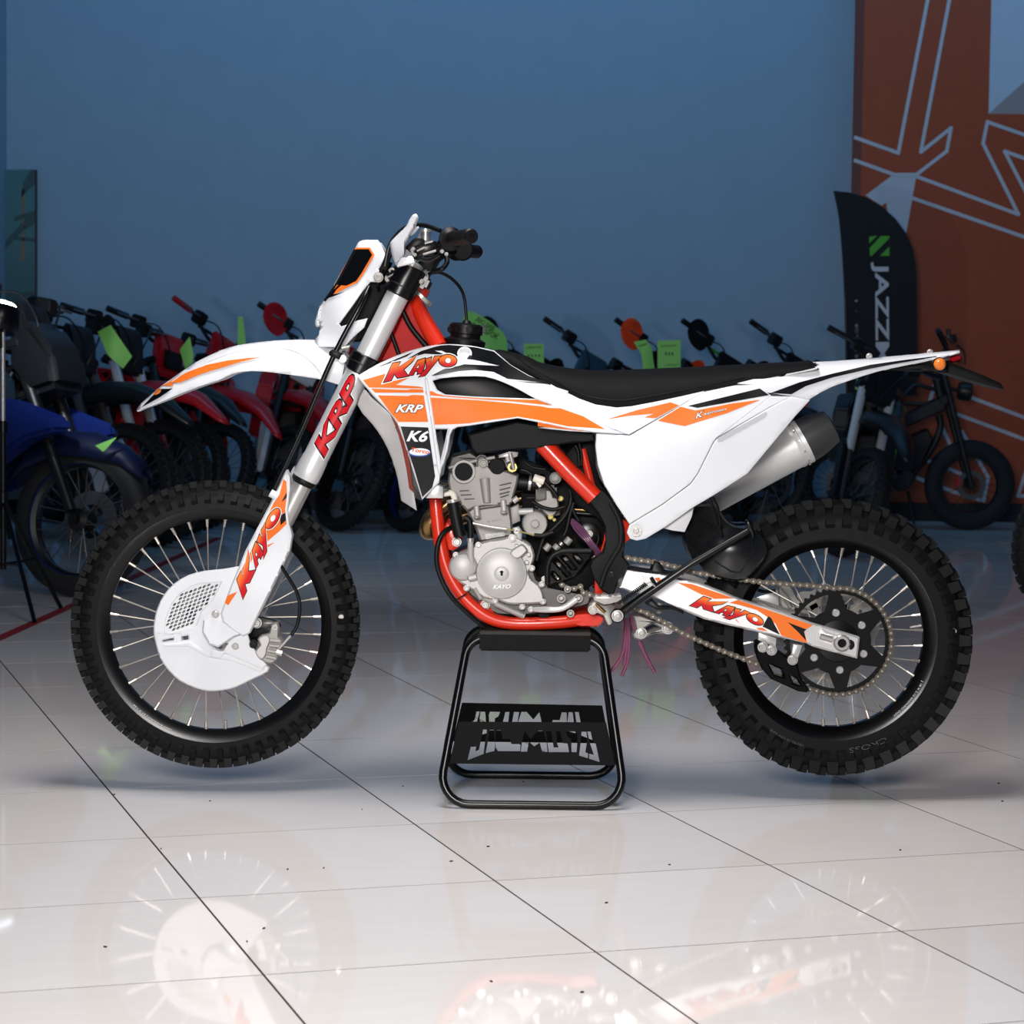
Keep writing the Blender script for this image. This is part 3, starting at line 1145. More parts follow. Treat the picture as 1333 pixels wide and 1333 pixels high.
for p, r in (((893, 540), .010), ((1055, 575), .008)):
    bolt(CB, *c('N', *p)[0], -.10, r, SILVW, .01)
bolt(CB, *c('N', 862, 722)[0], -.112, .0085, SOFTR, .008)
tube('banjo', cal, wp('N', -.118, 1065, 790, 1115, 805), .0075, STEEL, 12)
tube('brake_hose', BIKE, wp('N', [-.13, -.12, -.11, -.11, -.112, -.115], 1095, 30, 1165, 140, 1240, 270, 1268, 400, 1245, 560, 1185, 655), .0042, SOFTR, 10, 6)
tube('hose_fitting', BIKE, wp('N', -.116, 1190, 648, 1075, 775), .0035, STEEL, 8)

# cable guide rod down the fork
tube('guide_cable', BIKE, wp('px', [-.11, -.135, -.14, -.14, -.14], 480, 374, 470, 396, 435, 462, 393, 559, 357, 636), .0062, BLACKM, 10, 5)
cc = panel('cable_clip', BIKE, c('B', 215, 880, 235, 865, 290, 888, 275, 925, 215, 900), -.15, .03, BLACKP, g=0)
bolt(cc, *c('B', 293, 920)[0], -.14, .007)

# --- front fender
ftop = c('C', 33, 1128, 60, 1090, 100, 1055, 175, 990, 260, 930, 370, 855, 480, 800, 570, 765, 660, 745, 780, 730, 900, 722, 1050, 720, 1120, 722, 1240, 745)
flow = c('C', 38, 1131, 60, 1125, 165, 1086, 280, 1036, 400, 990, 510, 955, 560, 930, 620, 910, 700, 902, 820, 910, 1000, 935, 1120, 955, 1190, 978)
fw = [(175, .012), (190, .028), (215, .05), (250, .066), (300, .078), (350, .086), (400, .09), (460, .09)]
yfen = yloft([(a, b) for a, b in ftop], [(a, b) for a, b in flow], fw, 2.0)
fen = panel('front_fender', BIKE, cat(ftop, 2, False) + c('C', 1245, 850, 1215, 930) + cat(flow[::-1], 2, False), yfen, .0, WHITE, g=7, rim=None, label='white front fender with orange flash')
sol = fen.modifiers.new('wall', 'SOLIDIFY'); sol.thickness = .003; sol.offset = 1
decal('stripe', fen, c('C', 178, 990, 230, 960, 330, 907, 440, 866, 560, 841, 680, 826, 755, 822, 640, 846, 545, 876, 490, 892, 400, 921, 290, 966, 235, 972, 250, 992, 215, 985), yfen, ORANGE, lift=.0045)
decal('stripe', fen, cat(c('C', 122, 1050, 165, 1005, 243, 1003, 170, 1052, 120, 1080, 62, 1112), 1), yfen, BLACKD, lift=.0045)
decal('reflector', fen, cat(c('C', 133, 1035, 150, 1008, 175, 1005, 172, 1025, 150, 1038), 3), yfen, AMBER, lift=.006)
tube('fender_crease', fen, [W(x, y, yfen(x, y) - .001) for x, y in c('C', 240, 965, 420, 860, 560, 805, 700, 778, 860, 770, 960, 790, 1060, 860, 1110, 930)], .0022, WHITE, 8, 4)
mir(fen)
panel('fender_bracket', BIKE, c('C', 1110, 905, 1190, 850, 1240, 855, 1215, 985, 1120, 955), -.1, .03, WHITE, g=0)

# --- headlight mask
ym = tps((462, 320, -.035), (493, 318, -.075), (500, 335, -.105), (440, 360, -.028), (418, 410, -.02), (412, 440, -.03), (470, 380, -.085), (445, 420, -.085), (450, 450, -.09), (415, 447, -.05), (480, 420, -.11), (475, 350, -.07), (430, 395, -.04))
mp_ = cat(c('V', 410, 300, 440, 240, 480, 218, 540, 214, 610, 216), 2, False) + c('V', 640, 265, 672, 340, 660, 385, 610, 470, 640, 495, 655, 540, 620, 580, 540, 578, 480, 650, 390, 780, 270, 940, 285, 968, 360, 945, 440, 912, 520, 895, 490, 975, 395, 1060, 330, 1130, 290, 1145, 100, 1140, 62, 1085, 100, 1040, 112, 960, 95, 890, 100, 830, 140, 750, 190, 690, 240, 590, 320, 450)
hm = panel('headlight_mask', BIKE, mp_, ym, .0, WHITE, g=7, rim=None, label='white headlight mask with black panel')
sol = hm.modifiers.new('wall', 'SOLIDIFY'); sol.thickness = .004; sol.offset = 1
bp_ = c('V', 418, 288, 540, 288, 578, 345, 480, 510, 430, 578, 340, 622, 205, 695, 185, 715, 310, 590, 262, 606, 285, 510)
decal('stripe', hm, c('V', 408, 300, 420, 282, 543, 282, 582, 345, 485, 512, 433, 584, 340, 630, 200, 702, 250, 612, 285, 510), ym, ORANGE, lift=.005)
decal('stripe', hm, c('V', 410, 306, 424, 296, 534, 296, 562, 345, 470, 505, 425, 570, 340, 612, 258, 605, 290, 510), ym, BLACKD, lift=.0055)
decal('stripe', hm, c('V', 166, 726, 215, 664, 262, 612, 312, 592, 255, 642, 224, 688, 320, 667, 250, 694), ym, BLACKD, lift=.006)
tube('panel_line', hm, [W(x, y, ym(x, y) - .005) for x, y in c('V', 415, 300, 340, 440, 245, 610, 150, 745)], .003, BLACKD, 6)
mir(hm)
bolt(hm, *c('V', 615, 540)[0], -.115, .0095, CASTG)
panel('headlight_lens', BIKE, cat(c('V', 150, 742, 128, 760, 100, 800, 78, 880, 62, 930, 76, 972, 112, 966, 140, 880), 2), -.018, .036, GLASS, g=0, rim=(1.2, .006))
box('headlight_shell', BIKE, W(462, 402, 0), (.07, .05, .11), BLACKP, Matrix.Rotation(math.radians(26), 3, 'Y'), .02)
panel('mask_inner', BIKE, c('V', 540, 578, 620, 580, 660, 600, 700, 620, 470, 1080, 400, 1100, 500, 900, 430, 915, 350, 950, 285, 968, 272, 940, 390, 780), -.075, .15, DARKI, g=0)
panel('mask_foot', BIKE, c('V', 440, 912, 520, 895, 490, 975, 395, 1060, 330, 1130, 290, 1135, 380, 990), -.092, .03, WSAT, g=0)
tube('mask_bracket', BIKE, wp('V', -.1, 300, 1160, 365, 1145, 345, 1185), .006, STEEL, 8)

# --- handlebar
HB = [W(551, 351, 0)]
gend, gfl = W(612.9, 307.5, -.405), W(586, 311, -.285)
mid1 = W(560, 345, -.05)
mid2 = W(566, 326, -.17)
half = [W(553, 352, -.001), mid1, mid2, gfl, gend]
pts = [Vector((p.x, -p.y, p.z)) for p in half[::-1]] + half[1:]
bar = tube('handlebar', BIKE, pts, .0112, BLACKM, 14, 6)
for s in (-1, 1):
    f = lambda p: Vector((p.x, p.y if s < 0 else -p.y, p.z))
    a, b = f(gfl), f(gend)
    u = (b - a).normalized()
    Lg = (b - a).length
    prof = [(0, 0), (.0275, 0), (.0275, .006), (.0185, .012)]
    for k in range(9):
        t = .016 + k * (Lg - .034) / 9
        prof += [(.0162, t), (.0172, t + .003), (.0162, t + .006)]
    prof += [(.0162, Lg - .012), (.0172, Lg - .006), (.0172, Lg), (.014, Lg + .004), (.006, Lg + .004), (.005, Lg + .002), (0, Lg + .002)]
    lathe('grip', bar, prof, a, u, SOFTR, 24)
lathe('throttle_drum', bar, [(0, 0), (.024, 0), (.027, .003), (.027, .03), (0, .03)], W(602, 325, .26), Vector((0, 1, 0)), DARKI, 20)
panel('bar_clamp', BIKE, c('I', 280, 660, 440, 640, 640, 700, 590, 830, 480, 800, 330, 720), -.04, .08, BLACKM, g=0)
box('bar_mount', BIKE, W(545, 357, 0), (.05, .12, .05), BLACKM, Matrix.Rotation(math.radians(26), 3, 'Y'), .008)
# handguard
hg = cat(c('I', 455, 70, 475, 95, 470, 140, 425, 240, 385, 310, 340, 390, 322, 450, 320, 520, 300, 570, 245, 640), 2, False) + c('I', 240, 690) + cat(c('I', 215, 650, 180, 560, 160, 440, 165, 400, 200, 360, 260, 300, 345, 215, 380, 140, 420, 85), 2, False)
yh = tps((541, 280, -.36), (515, 310, -.31), (525, 330, -.36), (508, 320, -.30), (517, 345, -.33))
hgo = panel('handguard', BIKE, hg, yh, .07, WHITE, g=7, rim=(2.2, .012), label='white plastic handguard')
panel('handguard_arm', hgo, c('I', 240, 688, 250, 640, 300, 575, 420, 580, 448, 640), -.335, .03, WSAT, g=0)
tube('handguard_fin', hgo, wp('I', -.30, 380, 310, 430, 260, 490, 228), [.006, .008, .002], WHITE, 8)
bolt(hgo, *c('I', 390, 600)[0], -.337, .006, STEEL)
mir(hgo)
# clutch lever, perch, mirror mount and switch block
LP = panel('clutch_perch', BIKE, c('I', 400, 470, 560, 400, 680, 380, 720, 470, 640, 540, 520, 560, 440, 570), -.30, .05, BLACKM, g=0)
tube('lever', BIKE, wp('I', [-.31, -.36, -.40], 430, 570, 600, 610, 735, 545), [.0055, .0048, .0035], BLACKM, 8, 4)
for (x0, y0, x1, y1, r) in ((470, 505, 560, 465, .0022), (540, 545, 690, 500, .0028), (405, 480, 430, 555, .004), (560, 420, 650, 395, .002)):
    tube('perch_clip', LP, wp('I', -.322, x0, y0, x1, y1), r, CASTG, 8)
for p in ((425, 480), (445, 550), (760, 510), (810, 540)):
    bolt(LP, *c('I', *p)[0], -.325, .0035, CASTG)
panel('switch_block', BIKE, c('I', 330, 460, 420, 370, 460, 345, 540, 360, 560, 420, 420, 480, 390, 520), -.24, .06, BLACKP, g=0)
lathe('reservoir_cap', BIKE, [(0, 0), (.012, 0), (.012, .02), (.016, .02), (.016, .028), (0, .028)], W(554, 313, .2), Vector((0, 0, 1)), CHROME, 18)
panel('throttle_housing', BIKE, c('I', 480, 640, 560, 560, 720, 540, 690, 650, 650, 735, 540, 700), -.2, .05, BLACKP, g=0)
tube('bar_bend_cable', BIKE, wp('I', [-.18, -.2, -.22, -.2], 810, 560, 815, 640, 760, 710, 650, 745), .006, SOFTR, 8, 5)
tube('throttle_cable', BIKE, wp('I', [-.25, -.2, -.2, -.22, -.26], 95, 700, 160, 430, 330, 240, 540, 205, 740, 270), .0052, SOFTR, 10, 6)
tube('brake_line', BIKE, wp('I', [-.05, -.12, -.12, -.1], 60, 900, 110, 700, 190, 520, 400, 455), .0045, SOFTR, 8, 5)
tube('clutch_cable', BIKE, wp('I', [-.06, -.1, -.12], 40, 1000, 20, 850, 120, 560), .0045, SOFTR, 8, 5)
tube('breather_hose', BIKE, wp('I', [-.06, -.05, -.03, 0, 0], 600, 770, 740, 755, 900, 850, 1010, 1020, 1045, 1333), .0038, SOFTR, 10, 6)
tube('loom', BIKE, wp('V', [-.06, -.06, -.05, -.04], 700, 400, 640, 560, 600, 700, 560, 900), .012, SOFTR, 8, 4)

# --- main frame
tube('head_tube', BIKE, [fk(-6, 0) + Vector((.042, 0, 0)), fk(118, 0) + Vector((.042, 0, 0))], .027, REDF, 20)
fr_ = panel('frame_head', BIKE, c('B', 680, 560, 748, 592, 868, 835, 760, 870, 560, 930, 500, 945, 560, 830, 640, 650), -.045, .09, mat('shaded_frame_red', S(176, 16, 14), .55, 0, .05, spec=.2), g=0, rim=(2.5, .012))  # deeper red than the frame tubes: shading put into the head's colour
tube('frame_spar', BIKE, wp('B', [-.03, -.05, -.07], 705, 575, 765, 700, 850, 850), [.016, .018, .02], REDF, 16, 4, mirror=True)
cyl('head_ring', BIKE, *[v + Vector((0, 0, 0)) for v in wp('I', 0, 500, 1050, 540, 1010)], .034, STEEL, 20)
tube('wiring', BIKE, wp('B', -.06, 640, 640, 690, 740, 785, 855), .0065, SOFTR, 8, 4)
tube('wiring', BIKE, wp('B', -.06, 570, 760, 620, 900), .005, SOFTR, 8)
FM = empty('frame_root')
bpy.data.objects.remove(FM)
# lower cradle
cr = tube('frame_cradle', BIKE, wp('E', [-.07, -.075, -.08, -.085, -.09, -.095, -.095, -.095, -.09], 118, 290, 130, 430, 150, 580, 190, 725, 275, 868, 410, 985, 560, 1028, 800, 1025, 960, 1008), .0153, REDF, 18, 5, label='orange-red painted cradle tube')
mir(cr)
panel('cradle_end', BIKE, cat(c('E', 915, 985, 960, 968, 1040, 970, 1090, 990, 1095, 1010, 1060, 1048, 1000, 1050, 930, 1045), 2), -.105, .05, REDF, g=0, rim=(2, .01), mirror=True)
m1 = panel('engine_mount', BIKE, cat(c('E', 175, 470, 200, 450, 265, 540, 268, 570, 240, 595, 195, 600), 2), -.085, .02, REDF, g=0, mirror=True)
bolt(BIKE, *c('E', 242, 557)[0], -.092, .009, STEEL, .007)
m1 = panel('engine_mount', BIKE, cat(c('E', 370, 900, 420, 890, 445, 935, 460, 985, 400, 975), 2), -.085, .02, REDF, g=0, mirror=True)
bolt(BIKE, *c('E', 407, 922)[0], -.092, .009, STEEL, .007)
tube('frame_diagonal', BIKE, wp('E', [-.10, -.11, -.115], 740, -10, 890, 150, 1040, 300), .0215, REDF, 20, mirror=True)
tube('subframe_strut', BIKE, wp('E', -.08, 968, 20, 1030, 260), .009, REDF, 12, mirror=True)
panel('pivot_plate', BIKE, c('E', 1120, 380, 1240, 450, 1265, 520, 1200, 580, 1130, 860, 1040, 860, 1040, 700, 1090, 560), -.09, .03, REDF, g=0, mirror=True)
fgd = panel('frame_protector', BIKE, cat(c('E', 1003, 322, 1068, 250, 1125, 292, 1185, 380, 1212, 480, 1215, 570, 1205, 640), 2, False) + c('E', 1243, 690, 1180, 778, 1150, 865, 1110, 860, 1070, 825, 1030, 760, 1010, 700, 1025, 660, 1085, 620, 1105, 550, 1098, 470, 1065, 400),
            tps((768, 650, -.125), (800, 680, -.135), (800, 740, -.14), (780, 740, -.148), (795, 770, -.135)), .03, CARBON, g=9, rim=(2, .006), label='black carbon-look frame protector')
tube('protector_edge', fgd, wp('E', -.146, 1130, 330, 1185, 440, 1190, 560, 1150, 640, 1105, 720, 1075, 815), .0055, CARBON, 8, 4)
bolt(fgd, *c('E', 1140, 745)[0], -.15, .006, BLACKM)
mir(fgd)

# --- fuel tank, shrouds and decals
yt = tps((466, 490, -.165), (530, 455, -.105), (600, 449, -.075), (645, 457, -.075), (560, 475, -.165), (620, 475, -.155), (660, 490, -.15), (700, 493, -.135), (740, 513, -.138),
         (505, 535, -.195), (530, 600, -.2), (549, 650, -.19), (560, 540, -.212), (570, 600, -.2), (640, 530, -.205), (700, 540, -.19), (760, 555, -.165), (814, 567, -.145), (590, 500, -.195), (690, 515, -.175))
tank_out = cat(c('D', 108, 268, 150, 240, 250, 185, 380, 130, 480, 100, 560, 85, 640, 80, 720, 84, 800, 94, 905, 118), 3, False) + c('D', 1000, 200, 1100, 258, 1230, 318, 1333, 352) + [(740, 513), (765, 524), (780, 530), (800, 548), (814, 565.5)] + [(775, 563), (740, 561), (700, 557)] + \
    c('D', 1250, 548, 1140, 528, 1040, 508, 900, 530, 760, 552, 690, 560, 662, 575, 650, 605, 635, 690, 615, 770, 597, 800, 585, 880, 487, 980, 430, 800, 380, 640, 345, 545, 300, 478, 200, 375)
opening = cat(c('D', 548, 292, 600, 278, 700, 268, 850, 265), 2, False) + c('D', 960, 300, 1060, 348, 1142, 396, 1000, 391, 800, 384, 620, 371, 575, 345, 560, 315)
gap2 = c('D', 560, 572, 634, 572, 592, 758)
SH = panel('radiator_shroud', BIKE, tank_out, yt, .006, WHITE, holes=[opening, gap2], g=9, rim=(1.8, .004), label='white radiator shroud and tank panel with orange and black graphics')
panel('shroud_rib', SH, cat(c('D', 500, 290, 520, 285, 540, 420, 575, 650, 598, 800, 580, 830, 560, 700, 530, 480), 2), lambda x, y: yt(x, y) - .006, .008, WHITE, g=9, rim=(1.4, .003))
panel('shroud_lip', SH, cat(c('D', 600, 800, 612, 770, 636, 690, 650, 605, 664, 575, 692, 560, 760, 552, 900, 530, 1040, 508, 1140, 528, 1333, 568), 1, False) + [(775, 563), (814, 565.5), (812, 561), (775, 557.5)] + c('D', 1333, 556, 1140, 516, 1040, 500, 900, 520, 760, 542, 680, 550, 645, 570, 632, 610, 615, 700, 592, 780), lambda x, y: yt(x, y) - .005, .01, WHITE, g=9, rim=(1.2, .003))
panel('shroud_arm', SH, cat(c('D', 560, 268, 700, 243, 850, 238, 980, 288, 1100, 348, 1240, 428, 1150, 400, 1060, 350, 960, 302, 850, 268, 700, 266, 600, 278), 2), lambda x, y: yt(x, y) - .005, .01, WHITE, g=9, rim=(1.4, .003))


def dd(m, k, *v, lift=.0009, name='stripe', parent=None):
    return decal(name, parent or SH, c(k, *v), yt, m, lift=lift)


dd(ORANGE, 'D', 143, 288, 275, 250, 262, 300, 340, 290, 420, 268, 335, 315, 470, 325, 492, 332, 492, 336, 180, 330)
dd(ORANGE, 'D', 192, 337, 400, 345, 425, 340, 492, 342, 496, 360, 215, 360)
dd(ORANGE, 'D', 230, 376, 405, 380, 430, 374, 496, 376, 522, 530, 350, 530, 300, 470)
dd(ORANGE, 'D', 525, 388, 800, 404, 1000, 420, 1180, 440, 1280, 462, 1333, 470, 1333, 556, 1180, 530, 1040, 502, 900, 516, 760, 538, 690, 542, 555, 546)
dd(ORANGE, 'F', 0, 372, 110, 376, 220, 415, 345, 488, 200, 484, 0, 462)
dd(ORANGE, 'D', 505, 352, 545, 352, 570, 366, 620, 378, 800, 390, 1000, 398, 1150, 402, 1240, 434, 1000, 410, 700, 390, 510, 374)
dd(BLACKD, 'D', 362, 556, 522, 562, 562, 845, 545, 910, 488, 965, 440, 800, 390, 650)
dd(BLACKD, 'D', 640, 84, 720, 90, 800, 99, 900, 122, 1000, 203, 1100, 262, 1225, 308, 1100, 292, 980, 280, 900, 240, 800, 228, 700, 235, 560, 262, 540, 262, 610, 225, 700, 205, 730, 196, 935, 205, 800, 172, 745, 165, 770, 130, 740, 108, 705, 112, 690, 150, 640, 140, 580, 140, 500, 135, 400, 165, 480, 120, 560, 95, 590, 88)
dd(BLACKD, 'D', 222, 215, 330, 168, 440, 122, 400, 150, 300, 190)
dd(BLACKD, 'D', 1010, 278, 1170, 285, 1225, 302, 1170, 296)
dd(BLACKD, 'D', 1020, 292, 1200, 304, 1225, 310, 1100, 302)
dd(WPRINT, 'D', 560, 118, 600, 118, 650, 142, 620, 140, lift=.0011)
kayo(SH, yt, [(0, 0), (1000, 0), (0, 1000)], [c('Q', 0, 0)[0], c('Q', 1000, 0)[0], c('Q', 0, 1000)[0]], 1.0)
for off, mm, lf in ((.075, BLACKD, .0012), (.03, WPRINT, .002)):
    text_on('lettering', SH, 'KRP', c('D', 335, 472)[0], c('D', 492, 474)[0], 9.6, on(yt, lf), mm, off=off, shear=.4, g=3)
for off, mm, lf in ((.05, BLACKD, .0014), (.03, WPRINT, .0018)):
    text_on('lettering', SH, 'K6', c('D', 400, 640)[0], c('D', 518, 644)[0], 13.2, on(yt, lf), mm, off=off, shear=.35, g=3)
decal('badge', SH, ell(*c('D', 472, 706)[0], 14.4, 5.6), yt, BLUED, lift=.0012, g=6)
decal('badge', SH, ell(*c('D', 472, 703)[0], 13.4, 4.7), yt, WPRINT, lift=.0016, g=6)
text_on('badge_lettering', SH, 'Torco', c('D', 424, 700)[0], c('D', 526, 716)[0], 5.0, on(yt, .002), DORANGE, off=.03, shear=.2, g=3)
wsh = lathe('tank_bolt_cup', SH, [(0, -.004), (.008, -.004), (.0145, .004), (.0172, .004), (.0172, -.002)], W(*c('D', 732, 138)[0], yt(*c('D', 732, 138)[0])), Vector((0, -1, .35)), WHITE, 24)
bolt(wsh, *c('D', 737, 145)[0], yt(*c('D', 732, 138)[0]) - .002, .005)
mir(SH)
# inner louvre seen in front of the shroud
yl = tps((467, 515, -.13), (475, 540, -.12), (500, 530, -.175), (525, 600, -.185), (500, 590, -.125), (518, 640, -.125), (540, 660, -.18), (510, 560, -.15))
lv = panel('shroud_louvre', BIKE, cat(c('D', 112, 430, 150, 340, 190, 385, 320, 500, 372, 565, 402, 700, 428, 880, 455, 1042), 2, False) + cat(c('D', 365, 985, 345, 860, 310, 740, 260, 632, 200, 545, 142, 482), 2, False), yl, .004, GREYPL, g=8, rim=(2.2, .003), label='pale grey inner shroud louvre')
decal('stripe', lv, c('D', 300, 480, 372, 565, 402, 700, 428, 880, 438, 940, 412, 915, 395, 800, 372, 690, 345, 590), yl, mat('brown_red_plastic', S(150, 66, 52), .5), lift=.001)
mir(lv)
panel('radiator', BIKE, c('D', 330, 560, 420, 560, 560, 870, 560, 900, 640, 920, 560, 965, 500, 965, 430, 900, 400, 720), -.17, .08, CASTD, g=0, mirror=True)
panel('radiator_tank', BIKE, c('Y', 975, 850, 1080, 700, 1150, 740, 1150, 850), -.18, .06, ALLOY, g=0)
# tank body and dark filler behind the opening
panel('fuel_tank', BIKE, c('D', 420, 150, 560, 100, 720, 96, 900, 125, 1000, 205, 1333, 360, 1333, 520, 1100, 500, 800, 520, 620, 560, 560, 600, 480, 400), -.075, .15, DARKI, g=0)
panel('tank_side', BIKE, c('D', 540, 280, 850, 255, 1160, 400, 1160, 420, 560, 400), -.12, .05, BLACKP, g=0, mirror=True)
tl = panel('tank_lower', BIKE, c('D', 752, 602, 1035, 526, 1333, 572, 1480, 600, 1495, 640, 1333, 655, 1160, 680, 800, 716, 770, 680), tps((615, 570, -.13), (670, 550, -.142), (760, 565, -.125), (620, 590, -.125), (700, 580, -.13)), .1, BLACKT, g=10, rim=(2.4, .01), label='black textured lower tank')
mir(tl)
cap = lathe('tank_cap', BIKE, [(0, 0), (.048, 0), (.05, .02), (.036, .027), (.036, .034), (.040, .036), (.040, .056), (.034, .06), (.012, .061), (.008, .068), (0, .068)], W(*c('B', 995, 862)[0], 0), Vector((.1, 0, 1)), BLACKP, 30, label='black ribbed tank cap')
for k in range(9):
    a = k * 2 * math.pi / 9
    o_ = W(*c('B', 995, 862)[0], 0) + Vector((math.cos(a) * .04 + .005, math.sin(a) * .04, .046))
    box('cap_lobe', cap, o_, (.012, .014, .02), BLACKP, Matrix.Rotation(a, 3, 'Z'), .004)

# --- seat
stop = [(642, 457), (650, 455), (665, 458), (687.5, 464), (700, 470.5), (716, 474.5), (740.5, 479), (760, 481), (781, 482), (821.5, 481), (889, 478), (970, 474), (1040, 470.5), (1054, 469), (1066, 478)]
slow = [(643, 459), (665, 475), (687, 486), (717, 500), (727, 506), (754, 519), (775, 526.7), (802, 530.5), (821, 529), (851, 523.5), (889, 515.5), (916, 509), (970, 498), (1010, 490), (1066, 480)]
yse = yloft(stop, slow, [(642, .03), (700, .09), (760, .12), (820, .13), (900, .13), (1000, .12), (1066, .1)], 2.2)
st = panel('seat', BIKE, cat(stop, 2, False) + cat(slow[::-1], 2, False), yse, 0, SEATM, g=6, rim=None, label='long black vinyl seat')
mir(st)
tube('seat_seam', st, [W(x, y, yse(x, y) - .0008) for x, y in ((668, 462), (690, 478), (725, 497), (752, 511), (775, 518), (802, 521), (821, 520), (851, 515), (889, 508), (970, 491))], .0012, BLACKP, 6, 3)

# --- side panels
ys = tps((740, 513, -.137), (814, 530, -.15), (775, 565, -.148), (790, 640, -.155), (825, 690, -.15), (880, 690, -.145), (900, 560, -.158), (900, 515, -.142), (970, 500, -.138), (1000, 510, -.142), (960, 600, -.15), (1030, 520, -.138), (1055, 520, -.13), (930, 540, -.158), (860, 530, -.152))
up = panel('side_panel', BIKE, [(717, 500), (727, 505.6), (754, 519), (775.6, 526.7), (802.6, 530.6), (821.5, 529), (851, 523.5), (889, 515.5), (917, 509)] + c('F', 790, 305, 440, 503, 425, 500, 300, 450, 110, 372, 40, 344), ys, .006, WHITE, g=9, rim=(1, .002), label='white side panel under the seat with orange arrow')
decal('stripe', up, c('F', 330, 430, 480, 384, 640, 347, 682, 362, 570, 424, 512, 420, 560, 402, 440, 412), ys, ORANGE)
mir(up)
ml = panel('number_plate', BIKE, c('F', 282, 496, 428, 506, 446, 506, 800, 298, 940, 268, 1045, 262, 1122, 312, 1125, 318, 860, 520, 845, 540, 770, 690, 735, 738, 600, 838, 442, 934, 380, 842, 320, 742, 290, 652, 278, 562), ys, .006, WHITE, g=10, rim=(1.2, .002), label='large white side number plate')
decal('stripe', ml, c('F', 578, 436, 688, 368, 760, 386, 940, 352, 1075, 334, 910, 400, 708, 462), ys, ORANGE)
decal('stripe', ml, c('F', 725, 364, 1070, 280, 1116, 312, 770, 374), ys, BLACKD)
for off, mm, lf in ((.06, BLACKD, .0014), (.0, WPRINT, .0018)):
    text_on('lettering', ml, 'K', c('AB', 530, 668)[0], c('AB', 700, 610)[0], 6.4, on(ys, lf), mm, off=off, shear=.5)
    text_on('lettering', ml, 'aiyiroden', c('AB', 690, 612)[0], c('AB', 1125, 510)[0], 4.0, on(ys, lf), mm, off=off, shear=.3)
mir(ml)
low = panel('lower_side_panel', BIKE, cat(c('F', 442, 938, 600, 842, 737, 742, 773, 692, 848, 542, 864, 522), 1, False) + c('F', 1112, 376, 1222, 318, 1312, 336, 1240, 415, 1140, 535, 1010, 690, 850, 793, 750, 852, 610, 950, 520, 1004, 478, 1013, 445, 1004, 430, 975), lambda x, y: ys(x, y) - .001, .007, WHITE, g=10, rim=(1.4, .002), label='white lower side panel')
decal('stripe', low, c('F', 866, 520, 1098, 392, 1108, 402, 1095, 420, 890, 536, 868, 540), lambda x, y: ys(x, y) - .001, mat('panel_shade_grey', S(186, 190, 196), .4))  # grey strip: shade on the white panel painted as a colour
wa = lathe('washer', low, [(.004, .003), (.0135, .003), (.0135, 0)], W(*c('F', 474, 966)[0], -.156), Vector((0, -1, 0)), STEEL, 20)
bolt(wa, *c('F', 474, 966)[0], -.157, .007, STEEL)
mir(low)
panel('upper_tail_panel', BIKE, c('F', 864, 518, 1122, 318, 1222, 320, 1112, 374), lambda x, y: ys(x, y), .006, WHITE, g=10, rim=(1, .002), mirror=True)
panel('panel_foot', BIKE, c('F', 600, 952, 752, 850, 742, 900, 708, 972, 650, 965), -.12, .02, WSAT, g=0)

# --- tail / rear fender
ttop = c('G', -120, 212, 0, 195, 60, 186, 250, 160, 370, 152, 430, 150, 500, 145, 700, 130, 900, 111, 1070, 94)
tlow = c('G', -120, 330, 0, 312, 100, 312, 250, 316, 345, 334, 400, 300, 460, 270, 520, 249, 620, 215, 700, 192, 850, 161, 950, 141, 1072, 102)
ytl = yloft(ttop, tlow, [(960, .14), (1050, .125), (1100, .11), (1180, .1), (1250, .085)], 2.6)
tb = c('G', 160, 303, 300, 243, 420, 208, 560, 178, 760, 140, 880, 120)
tail = panel('rear_fender', BIKE, c('G', 0, 254, 100, 230, 240, 200, 380, 175, 395, 162) + ttop[4:] + [tlow[-1]] + tlow[4:-1][::-1] + c('G', 262, 318, 160, 302, 130, 300, 80, 262), ytl, 0, WHITE, g=7, rim=None, label='white rear fender')
sol = tail.modifiers.new('wall', 'SOLIDIFY'); sol.thickness = .004; sol.offset = 1
decal('stripe', tail, c('G', 160, 302, 260, 308, 330, 268, 460, 226, 640, 184, 800, 154, 960, 128, 960, 124, 800, 143, 640, 166, 460, 208, 300, 250), ytl, BLACKD, lift=.005)
mir(tail)
panel('seat_base', BIKE, c('G', -140, 290, 0, 262, 150, 231, 330, 192, 392, 178, 380, 190, 240, 215, 225, 230, 165, 235, 100, 262, 130, 300, 60, 300, -60, 290), -.115, .02, GREYPL, g=0, mirror=True)
bolt(BIKE, *c('G', 138, 262)[0], -.122, .008)
tr = panel('tail_underside', BIKE, c('G', 700, 196, 850, 165, 980, 148, 1015, 150, 1030, 180, 1010, 200, 900, 185), -.06, .12, BLACKP, g=0)
lathe('turn_signal', BIKE, [(0, -.010), (.008, -.009), (.0125, -.005), (.0145, 0), (.0145, .006)], wp('G', -.12, 976, 163)[0], Vector((0, 1, 0)), AMBER, 24, label='round amber turn signal')
lathe('turn_signal_shell', BIKE, [(.0155, -.002), (.0165, .002), (.015, .02), (.006, .03), (.006, .09), (0, .09)], wp('G', -.118, 974, 163)[0], Vector((0, 1, 0)), BLACKP, 20)
panel('tail_light', BIKE, c('G', 1022, 127, 1060, 118, 1082, 122, 1080, 142, 1042, 156, 1020, 146), -.06, .12, REDL, g=0, rim=(1.4, .006), label='red tail light')
pl_ = panel('plate_holder', BIKE, c('G', 1015, 150, 1040, 160, 1180, 215, 1270, 255, 1286, 288, 1230, 272, 1120, 240, 1015, 205), -.075, .15, BLACKP, g=0, label='black licence plate holder')
